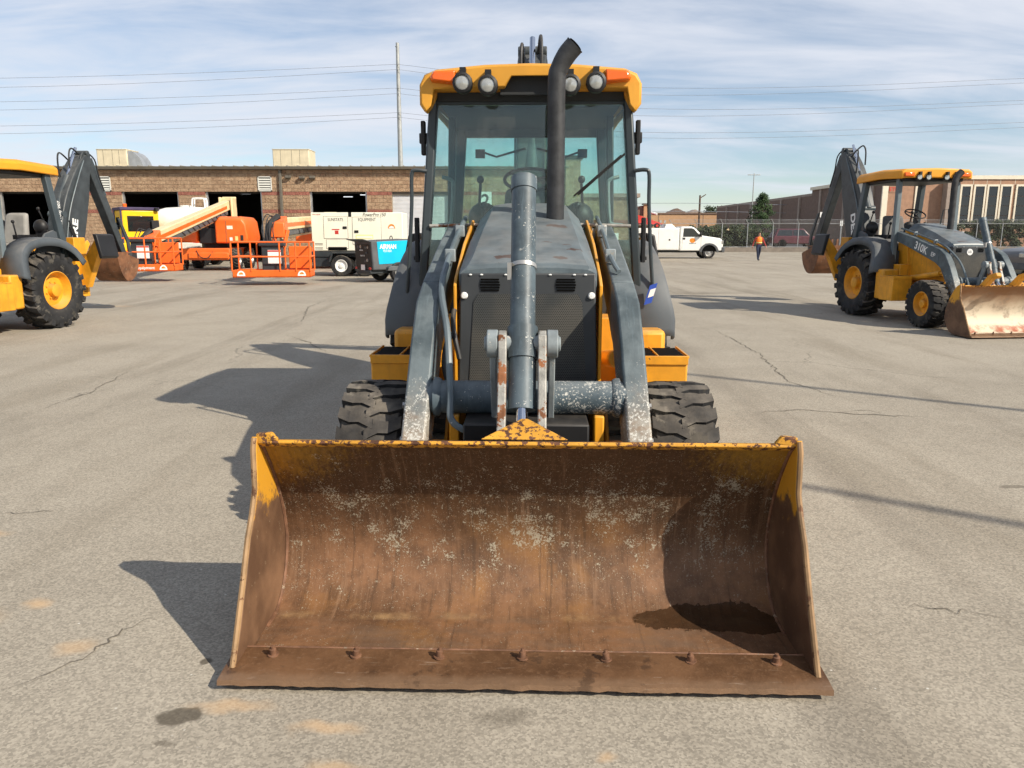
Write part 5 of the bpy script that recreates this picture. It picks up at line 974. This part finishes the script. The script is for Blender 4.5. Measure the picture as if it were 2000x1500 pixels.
def tank_truck():
    T = thing('water_tank_trailer', 'rounded white water tank trailer in front of the dark garage bay', 'tank trailer', (-17.2, 41.3, 0), R(90))
    b = MB(); rings = []
    for y, k in ((1.72, .02), (1.70, .35), (1.55, .68), (1.3, .86), (.9, .97), (.4, 1.0), (-1.6, 1.0), (-1.8, .9), (-1.85, .02)):
        rings.append([(1.05 * k * math.cos(2 * math.pi * i / 28), y, 2.12 + .90 * k * math.sin(2 * math.pi * i / 28)) for i in range(28)])
    b.loft(rings); tk = b.build('tank', 'tank_white', T, smooth=50)
    b = MB(); b.cyl((0, -.1, 2.98), (0, -.1, 3.10), .3, 20); b.build('hatch', 'tank_white', tk, .02)
    for dx in (-.3, .0):
        b = MB(); b.tube(curve([(dx, -.55, 2.95), (dx, -.58, 3.38), (dx, -.7, 3.45), (dx, -1.1, 3.45), (dx, -1.2, 3.38), (dx, -1.22, 2.95)], 4), .045, 8); b.build('hand_rail', 'white', tk)
    b = MB(); b.box(-.7, .7, -2.0, 1.8, .75, 1.22); b.build('frame', 'trailer_dark', T, .03); b = MB(); b.box(-1.05, -.6, -1.6, .2, .72, 1.2); b.build('side_box', 'tank_white', T, .03)
    for sx in (-1, 1):
        for y in (-1.1, 1.1): wheel(T, sx * .95, y, .5, .5, .28, .28, sx, 'road', 'steel', 0)
tank_truck()

# ------------------------------------------------------------------ cars
def car(name, label, loc, rz, mat, L=4.7, Wd=1.85, H=1.7, pickup=False):
    T = thing(name, label, 'car' if not pickup else 'pickup', loc, rz)
    h = Wd / 2; gz = H * .58
    low = [(0.05, .35), (0, .62), (.08, gz - .12), (.35, gz - .02), (1.25, gz + .05), (L - .1, gz + .06), (L, gz - .2), (L - .05, .4)]
    b = MB(); b.prism(low, 'x', -h, h); bd = b.build('body', mat, T, .09, 3, 30)
    r0, r1 = (1.2, L - .15) if not pickup else (1.4, 3.4)
    b = MB(); b.taper((-h + .06, h - .06, r0, r1, gz), (-h + .22, h - .22, r0 + .75, r1 - (.35 if not pickup else .15), H)); b.build('cabin', mat, bd, .06, 3)
    for s in (-1, 1):
        b = MB(); k = .012
        def pt(y, t): return (s * (h - .06 - .16 * t + k), y, gz + (H - gz) * t)
        for ya, yb, yc, yd in ((r0 + .28, r0 + .80, (r0 + r1) / 2 - .03, (r0 + r1) / 2 - .03), ((r0 + r1) / 2 + .04, (r0 + r1) / 2 + .04, r1 - .48, r1 - .22)):
            q = [pt(ya, .12), pt(yd if False else (yd if yd > ya else yd), .12), pt(yc, .86), pt(yb, .86)]
            q2 = [(x - s * .03, y, z) for x, y, z in q]; b.hexa(q + q2)
        b.build('side_windows', 'car_glass', bd)
    b = MB(); b.hexa([(-h + .2, r0 + .03, gz + .06), (h - .2, r0 + .03, gz + .06), (h - .2, r0 + .1, gz + .06), (-h + .2, r0 + .1, gz + .06), (-h + .3, r0 + .66, H - .06), (h - .3, r0 + .66, H - .06), (h - .3, r0 + .75, H - .06), (-h + .3, r0 + .75, H - .06)]); b.build('windshield', 'car_glass', bd)
    for s in (-1, 1):
        b = MB(); b.box(s * (h - .3) - .2, s * (h - .3) + .2, -.015, .1, gz - .32, gz - .14); b.build('headlight', 'lens', bd, .03)
        for y in (.92, L - .95):
            wheel(T, s * (h - .10), y, .36, .36, .22, .23, s, 'road', 'steel', 0)
            b = MB(); b.cyl((s * (h - .06), y, .38), (s * (h + .004), y, .38), .42, 24); b.build('wheel_well_shade', 'hole_shade', bd)  # dark disc in place of the shaded wheel opening
    b = MB(); b.box(-h + .1, h - .1, -.04, .1, .36, .60); b.build('bumper', 'plastic_grey', bd, .03)
    return T
car('parked_car', 'dark red sport utility vehicle parked behind the chain-link fence', (30.9, 78.5, .34), R(90), 'maroon', 5.0, 1.95, 1.85)
car('parked_car', 'dark low car parked beyond the fence behind the walking man', (28.6, 86.0, .34), R(90), 'car_dark', 4.6, 1.8, 1.45)
car('parked_car', 'dark car farther left beyond the fence beside the hedge', (25.2, 90.0, .34), R(90), 'car_grey', 4.6, 1.8, 1.45)
car('pickup_truck', 'dark grey pickup at the right picture edge behind the pale-bucket backhoe', (18.3, 28.6, 0), R(-90), 'car_grey', 5.6, 2.0, 1.9, True)

# ------------------------------------------------------------------ far buildings
def office():
    T = thing('office_building', 'brick office building with white cornice and tall white-framed windows', 'building', (0, 80, .34))
    b = MB(); b.box(38.0, 62, 0, 20, 0, 6.75); wl = b.build('front_wall', 'brick_wall', T)
    b = MB(); b.box(37.7, 62.2, -.12, 20, 6.75, 7.12); b.build('cornice', 'cornice', T)
    for x in (37.75, 41.05):
        b = MB(); b.box(x - .28, x + .28, -.10, .1, 0, 6.75); b.build('pilaster', 'cornice', T)
    b = MB(); b.box(43.55, 44.0, -.9, .1, 0, 6.6); b.build('corner_pier', 'pilaster', T)
    for k, (x0, x1) in enumerate(((44.2, 45.05), (45.5, 46.35), (46.85, 47.75), (48.2, 49.1), (49.55, 50.45), (51.1, 53.4), (54.0, 56.3))):
        z0, z1 = 2.2, 6.05
        b = MB(); w = .17; b.box(x0 - w, x1 + w, -.10, -.0, z1, z1 + .2); b.box(x0 - w, x0, -.10, 0, z0, z1); b.box(x1, x1 + w, -.10, 0, z0, z1); b.box(x0 - w, x1 + w, -.12, 0, z0 - .15, z0); fr = b.build('window_frame', 'cornice', wl)
        n = 4
        for i in range(n):
            a = z0 + (z1 - z0) * i / n; c = z0 + (z1 - z0) * (i + 1) / n
            b = MB(); b.box(x0, x1, -.04, -.02, a + .02, c - .02); b.build('pane', 'car_glass', fr)
    for x in (46.6, 47.97, 49.33, 50.8, 53.7):
        b = MB(); b.box(x - .02, x + .02, -.012, -.002, 6.2, 6.75); b.build('panel_joint', 'cornice', wl)
    b = MB(); b.box(38.15, 39.0, -.05, -.002, 5.45, 6.05); sg = b.build('wall_sign', 'brick_wall', T); text('sign_lettering', 'ETU', .52, 'decal_red', sg, (38.6, -.06, 5.75), NY, bold=.012)
    b = MB(); b.box(38.02, 60, 20, 66, 0, 6.1); sw_ = b.build('side_wall', 'brown_wall', T); b = MB(); b.box(38.0, 60, 20, 66.2, 6.1, 6.4); b.build('side_coping', 'pilaster', T)
    for y in range(3, 66, 7):
        b = MB(); b.box(37.80, 38.05, y - .25, y + .25, 0, 6.1 if y > 20 else 6.74); b.build('pilaster', 'pilaster', T)
    b = MB(); b.box(37.97, 38.03, 0.5, 20, 0, 6.74); b.build('side_wall_front', 'brown_wall', T)
    b = MB(); b.box(44, 58, 58, 66, 6.4, 7.2); b.build('roof_block', 'cornice', T)
office()
T = thing('warehouse', 'low tan warehouse far behind the white utility truck', 'building', (0, 150, .34))
b = MB(); b.box(12, 46, 0, 14, 0, 5.1); b.build('wall', 'tan_wall', T); b = MB(); b.box(11.8, 46.2, -.15, 14, 5.1, 5.4); b.build('coping', 'brown_wall', T)
for k, x in enumerate((20.5, 28.0, 36.5)):
    b = MB(); b.box(x - .05, x + .05, -.03, 0, 0, 5.1); b.build('wall_joint', 'brown_wall', T)
for k in range(9):
    x = 36 + k * 9.5 + random.uniform(-2, 2); T = thing('house', ['small pale house on the skyline above the tan warehouse', 'small far house among roofs on the skyline right of the cab'][k % 2], 'house', (x, 300 + 14 * (k % 3), .3), 0, 'houses on the skyline')
    T['label'] = ['first', 'second', 'third', 'fourth', 'fifth', 'sixth', 'seventh', 'eighth', 'ninth'][k] + ' small house from the left on the far skyline beyond the tan warehouse'
    b = MB(); b.box(-3.5, 3.5, 0, 6, 0, 9.4); b.build('wall', ['cornice', 'white', 'tan_wall'][k % 3], T); b = MB(); b.prism([(-4, 9.4), (4, 9.4), (0, 11.2)], 'y', -.4, 6.4); b.build('roof', ['brown_wall', 'pilaster', 'gutter'][k % 3], T)
def booth():
    T = thing('gate_house', 'small brick gate house with red hip roof behind the utility truck', 'building', (9.2, 62, 0))
    b = MB(); b.box(-2.0, 1.4, .6, 4, 0, 2.6); b.build('wall', 'brick_wall', T)
    b = MB(); b.taper((-3.2, 2.7, -.6, 4.6, 2.40), (-1.9, 1.0, 1.2, 3.0, 3.15)); b.build('hip_roof', 'red_roof', T); b = MB(); b.box(-3.2, 2.7, -.62, 4.62, 2.30, 2.40); b.build('eave', 'gutter', T)
    b = MB(); b.box(1.35, 1.75, 1.0, 1.4, 0, 3.95); b.build('brick_column', 'tan_wall', T); b = MB(); b.box(1.25, 1.85, .9, 1.5, 3.95, 4.05); b.build('column_cap', 'gutter', T)
    b = MB(); b.hexa([(-.6, 1.2, 3.1), (1.35, 1.2, 3.1), (1.35, 3.0, 3.1), (-.6, 3.0, 3.1), (-.6, 1.2, 3.6), (1.35, 1.2, 3.9), (1.35, 3.0, 3.9), (-.6, 3.0, 3.6)]); b.build('parapet', 'brown_wall', T)
    b = MB(); b.cyl((1.9, .9, 3.35), (2.35, .6, 3.2), .08, 10); b.bar((1.75, 1.2, 3.2), (2.0, .9, 3.25), .05, .05); b.build('security_camera', 'white', T)
    for x in (-2.6, 2.3):
        b = MB(); b.box(x - .07, x + .07, -.35, -.2, 0, 2.35); b.build('post', 'gutter', T)
booth()

# ------------------------------------------------------------------ poles, wires, fence
def pole(name, label, loc, h, r0, r1, mat, cat, arms=()):
    T = thing(name, label, cat, loc); b = MB(); b.tube([(0, 0, 0), (0, 0, h * .5), (0, 0, h)], [r0, (r0 + r1) / 2, r1], 12); b.build('shaft', mat, T)
    for p, q, w in arms: b = MB(); b.bar(p, q, w, w); b.build('arm', mat, T, .01)
    return T
UP = pole('utility_pole', 'tall slim grey steel utility pole rising behind the garage roof', (-8.4, 60, 0), 15.4, .24, .12, 'pole', 'pole', [((0, -.25, z), (0, .1, z), .08) for z in (13.87, 13.51, 12.22, 11.83, 10.49, 10.16)] + [((-.15, 0, 15.1), (.12, 0, 15.3), .10)])
ZP = (13.87, 13.51, 12.22, 11.83, 10.49, 10.16); ZL = (12.9, 12.26, 11.25, 10.67, 9.54, 8.99); ZR = (12.26, 11.75, 10.78, 10.27, 9.1, 8.7); ZQ = (12.9, 12.58, 11.36, 11.1, 9.8, 9.43)
ORD = ['topmost', 'second', 'third', 'fourth', 'fifth', 'lowest']
for k in range(6):
    a, c = ZL[k], ZP[k]; sag = [(-150, ZP[k] + .4)] + [(-95, a + .1), (-65, a - .25), (-37.9, a)] + [(-22, a + (c - a) * .42), (-8.4, c)]
    b = MB(); b.tube([(p.x, 60 - .25, p.y) for p in curve(sag, 5)], .012, 5); o = b.build('power_line', 'wire'); tag(o, ORD[k] + ' thin overhead wire running left from the steel pole', 'wire', 'overhead wires')
    sag = [(-8.4, c), (0, (c + ZR[k]) / 2 - .12), (9.5, ZR[k]), (22, (ZR[k] + ZQ[k]) / 2 - .28), (37.9, ZQ[k]), (60, ZQ[k] + .9), (90, ZQ[k] + 2.2)]
    b = MB(); b.tube([(p.x, 60 - .25, p.y) for p in curve(sag, 5)], .012, 5); o = b.build('power_line', 'wire'); tag(o, ORD[k] + ' thin overhead wire running right from the steel pole behind the cab', 'wire', 'overhead wires')
WP = pole('wooden_pole', 'dark wooden utility pole standing behind the white truck cab', (26.2, 110, .3), 6.7, .17, .12, 'wood_pole', 'pole', [((0, 0, 6.3), (.8, 0, 6.8), .12)])
for k, z in enumerate((5.6, 4.5)):
    b = MB(); b.tube([(p.x, p.y, p.z) for p in curve([(-30, 108, z + 1.2), (10, 109, z + .35), (26.2, 109.8, z + .3), (41, 109, z + .0)], 4)], .03, 5); o = b.build('power_line', 'wire'); tag(o, ['upper', 'lower'][k] + ' low wire passing the wooden pole', 'wire', 'low wires')
LP = pole('lamp_post', 'tall thin lamp post above the far brown wall', (30.5, 100, .3), 8.9, .09, .05, 'pole', 'lamp post', [((-.8, 0, 8.7), (.8, 0, 8.7), .09)])
pole('yard_pole', 'thin yard pole whose shadow stripes the ground toward the bucket right side', (12.8, -2.89, 0), 10.2, .055, .045, 'pole', 'pole')
pole('yard_pole', 'thin yard pole whose shadow crosses the ground before the pale-bucket backhoe', (13.2, 1.01, 0), 10.8, .055, .045, 'pole', 'pole')
def fence():
    T = thing('chain_link_fence', 'chain-link fence with angled barbed-wire arms along the far kerb', 'fence', (0, 73.8, .42))
    x = 15.0
    while x < 66:
        b = MB(); b.cyl((x, 0, 0), (x, 0, 2.25), .036, 8); ps = b.build('post', 'galv', T); b = MB(); b.cyl((x, 0, 2.22), (x - .28, -.22, 2.62), .03, 6); b.build('barb_arm', 'galv', ps); x += 2.4
    for z in (2.2, .05):
        b = MB(); b.cyl((15, 0, z), (65, 0, z), .025, 6); b.build('rail', 'galv', T)
    for i in range(3):
        t = .3 + .3 * i; b = MB(); b.cyl((15 - .28 * t, -.22 * t, 2.22 + .4 * t), (65, -.22 * t, 2.22 + .4 * t), .012, 4); b.build('barbed_wire', 'galv', T)
    b = MB(); b.box(15, 65, -.006, .006, .05, 2.2); b.build('mesh_fabric', 'chain_link', T, smooth=0)
fence()
for k, (x, h, lb) in enumerate(((31.2, 3.4, 'white-topped thin sign post left of the dark red vehicle'), (33.2, 2.6, 'thin post right behind the dark red vehicle roof'))):
    T = thing('sign_post', lb, 'post', (x - 1.5, 75.5, .34)); b = MB(); b.cyl((0, 0, 0), (0, 0, h), .05, 8); b.build('shaft', 'white' if k == 0 else 'galv', T); b = MB(); b.box(-.12, .12, -.03, .0, h - .5, h); b.build('plate', 'white', T)

# ------------------------------------------------------------------ plants
def leaves(b, c, r, n, size):
    for _ in range(n):
        while True:
            p = Vector((random.uniform(-1, 1), random.uniform(-1, 1), random.uniform(-1, 1)))
            if .25 < p.length < 1: break
        p = Vector((c[0] + p.x * r[0], c[1] + p.y * r[1], c[2] + p.z * r[2])); a = Vector((random.gauss(0, 1), random.gauss(0, 1), random.gauss(0, 1))).normalized(); e = a.orthogonal().normalized(); s = size * random.uniform(.6, 1.3)
        b.add([p - a * s, p + e * s * .5, p + a * s, p - e * s * .5], [(0, 1, 2, 3)])
def pine():
    T = thing('pine_tree', 'green bushy pine standing before the brown wall', 'tree', (25.6, 80.5, .34)); b = MB(); b.tube([(0, 0, 0), (.05, 0, 2.5), (0, 0, 5.0)], [.2, .13, .03], 8)
    for k in range(14): a = k * 2.4; z = 1 + k * .27; b.tube([(0, 0, z), (math.cos(a) * (1.4 - k * .08), math.sin(a) * (1.4 - k * .08), z + .35)], [.05, .015], 5)
    b.build('trunk', 'bark', T); b = MB()
    for k in range(85):
        t = random.random() ** .8; z = .7 + 4.5 * t; rad = 1.9 * (1 - t) ** .62 * (.65 + .35 * math.sin(min(1, t * 5) * 1.57)); a = random.random() * 6.28; q = random.uniform(.35, 1.0)
        leaves(b, (math.cos(a) * rad * q, math.sin(a) * rad * q, z), (.42, .42, .34), 60, .10)
    b.build('crown', 'leaf_pine', T, smooth=0)
pine()
def hedge(label, x0, x1, y, h, dens, z=.34):
    T = thing('hedge', label, 'hedge', ((x0 + x1) / 2, y, z)); w = (x1 - x0) / 2; b = MB()
    for k in range(int((x1 - x0) * dens)):
        leaves(b, (random.uniform(-w, w), random.uniform(-.5, .5), random.uniform(.2, h - .25 + random.uniform(-.15, .15))), (.5, .4, .38), 80, .17)
    b.build('foliage', 'leaf_hedge', T, smooth=0); b = MB()
    for k in range(int((x1 - x0) / 1.5)): x = -w + .7 + k * 1.5; b.tube([(x, 0, 0), (x + .1, 0, h * .6)], [.06, .03], 5)
    b.build('stem', 'bark', T)
hedge('dark hedge behind the fence right of the white truck', 17.5, 24.2, 77, 2.1, 13)
hedge('long olive hedge under the office windows', 43, 60, 77.5, 2.7, 9)
T = thing('tree', 'small round dark tree far beyond the tan warehouse', 'tree', (42.5, 165, .3)); b = MB(); b.tube([(0, 0, 0), (0, 0, 6.2)], [.2, .1], 6); b.build('trunk', 'bark', T); b = MB()
for k in range(30): leaves(b, (random.uniform(-2.2, 2.2), random.uniform(-1, 1), 6.0 + random.uniform(-.6, .9)), (.8, .8, .5), 30, .22)
b.build('crown', 'leaf_hedge', T, smooth=0)
T = thing('lumber_stack', 'pale stack of lumber beyond the fence left of the pine', 'lumber', (27.2, 96, .34))
for i in range(4):
    for j in range(6): b = MB(); b.box(-1.1 + i * .56, -.58 + i * .56, 0, 1, .6 + j * .24, .80 + j * .24); b.build('board_bundle', 'boom_cream', T)
b = MB(); b.box(-1.2, 1.2, .1, .9, 0, .6); b.build('pallet', 'wood_pole', T)

# ------------------------------------------------------------------ walking person
def person():
    T = thing('person', 'walking person in orange safety vest and dark jeans before the fence', 'person', (15.47, 48.9, 0), R(4))
    me = bpy.data.meshes.new('body'); J = {}
    V = []; Rr = []; E = []
    def v(n, p, r, par=None):
        J[n] = len(V); V.append(p); Rr.append(r)
        if par: E.append((J[par], J[n]))
    v('pel', (0, 0, .93), (.155, .11)); v('waist', (0, 0, 1.08), (.145, .10), 'pel'); v('chest', (0, .01, 1.32), (.175, .115), 'waist'); v('neck', (0, 0, 1.49), (.06, .06), 'chest'); v('head0', (0, -.015, 1.575), (.07, .08), 'neck'); v('head1', (0, -.02, 1.66), (.078, .095), 'head0'); v('head2', (0, -.01, 1.735), (.05, .06), 'head1')
    v('nose', (0, -.115, 1.635), (.014, .014), 'head1')
    for s, st in ((-1, -.10), (1, .13)):
        k = str(s)
        v('hip' + k, (s * .09, 0, .88), (.095, .10), 'pel'); v('knee' + k, (s * .10, st * .9 - .03, .49), (.065, .07), 'hip' + k); v('ank' + k, (s * .10, st * 2.0, .10), (.045, .05), 'knee' + k); v('toe' + k, (s * .115, st * 2.0 - .17, .04), (.045, .035), 'ank' + k)
        v('sho' + k, (s * .20, .01, 1.41), (.07, .075), 'chest'); v('elb' + k, (s * .31, .03 - st * .4, 1.15), (.048, .05), 'sho' + k); v('wri' + k, (s * .38, -.06 - st * .9, .92), (.034, .036), 'elb' + k); v('palm' + k, (s * .395, -.08 - st, .84), (.036, .022), 'wri' + k)
        for f in range(4): v('f%d%s' % (f, k), (s * (.39 + .004 * f), -.115 - st + f * .022, .765 - (.008 if f in (1, 2) else 0)), (.009, .009), 'palm' + k); v('g%d%s' % (f, k), (s * (.38 + .004 * f), -.12 - st + f * .022, .735 - (.01 if f in (1, 2) else 0)), (.008, .008), 'f%d%s' % (f, k))
        v('th' + k, (s * .375, -.125 - st, .82), (.011, .011), 'palm' + k); v('tg' + k, (s * .365, -.14 - st, .785), (.009, .009), 'th' + k)
    me.from_pydata(V, E, []); o = bpy.data.objects.new('tmp', me); COL.objects.link(o); o.modifiers.new('s', 'SKIN')
    for i, d in enumerate(me.skin_vertices[0].data): d.radius = Rr[i]; d.use_root = (i == 0)
    ss = o.modifiers.new('u', 'SUBSURF'); ss.levels = 2; ss.render_levels = 2
    m2 = bpy.data.meshes.new_from_object(o.evaluated_get(bpy.context.evaluated_depsgraph_get())); bpy.data.objects.remove(o)
    for m in ('skin', 'sleeve', 'denim', 'black'): m2.materials.append(MATS[m])
    for p in m2.polygons:
        x, y, z = p.center; p.use_smooth = True
        p.material_index = 3 if z < .10 else (2 if z < 1.0 and abs(x) < .28 else (0 if (z > 1.50 or (abs(x) > .3 and z < .90)) else 1))
    ob('body', m2, T)
    b = MB(); b.loft([[(rx * math.cos(t * math.pi / 10), .005 + ry * math.sin(t * math.pi / 10), z) for t in range(20)] for z, rx, ry in ((1.06, .175, .13), (1.18, .18, .135), (1.32, .195, .145), (1.42, .17, .13), (1.475, .10, .09))], False); vst = b.build('vest', 'vest', T, smooth=60); so = vst.modifiers.new('t', 'SOLIDIFY'); so.thickness = .01
    b = MB(); b.loft([[(rx * math.cos(t * math.pi / 10), .005 + ry * math.sin(t * math.pi / 10), z) for t in range(20)] for z, rx, ry in ((1.09, .188, .143), (1.14, .190, .145))], False); b.build('reflective_band', 'vest_strip', vst, smooth=60)
    b = MB(); b.ball((0, .0, 1.70), (.083, .10, .085), 14, 10); b.v = [(x, y + (.02 if y < 0 else 0), z) for x, y, z in b.v]; b.build('hair', 'hair', T)
person()
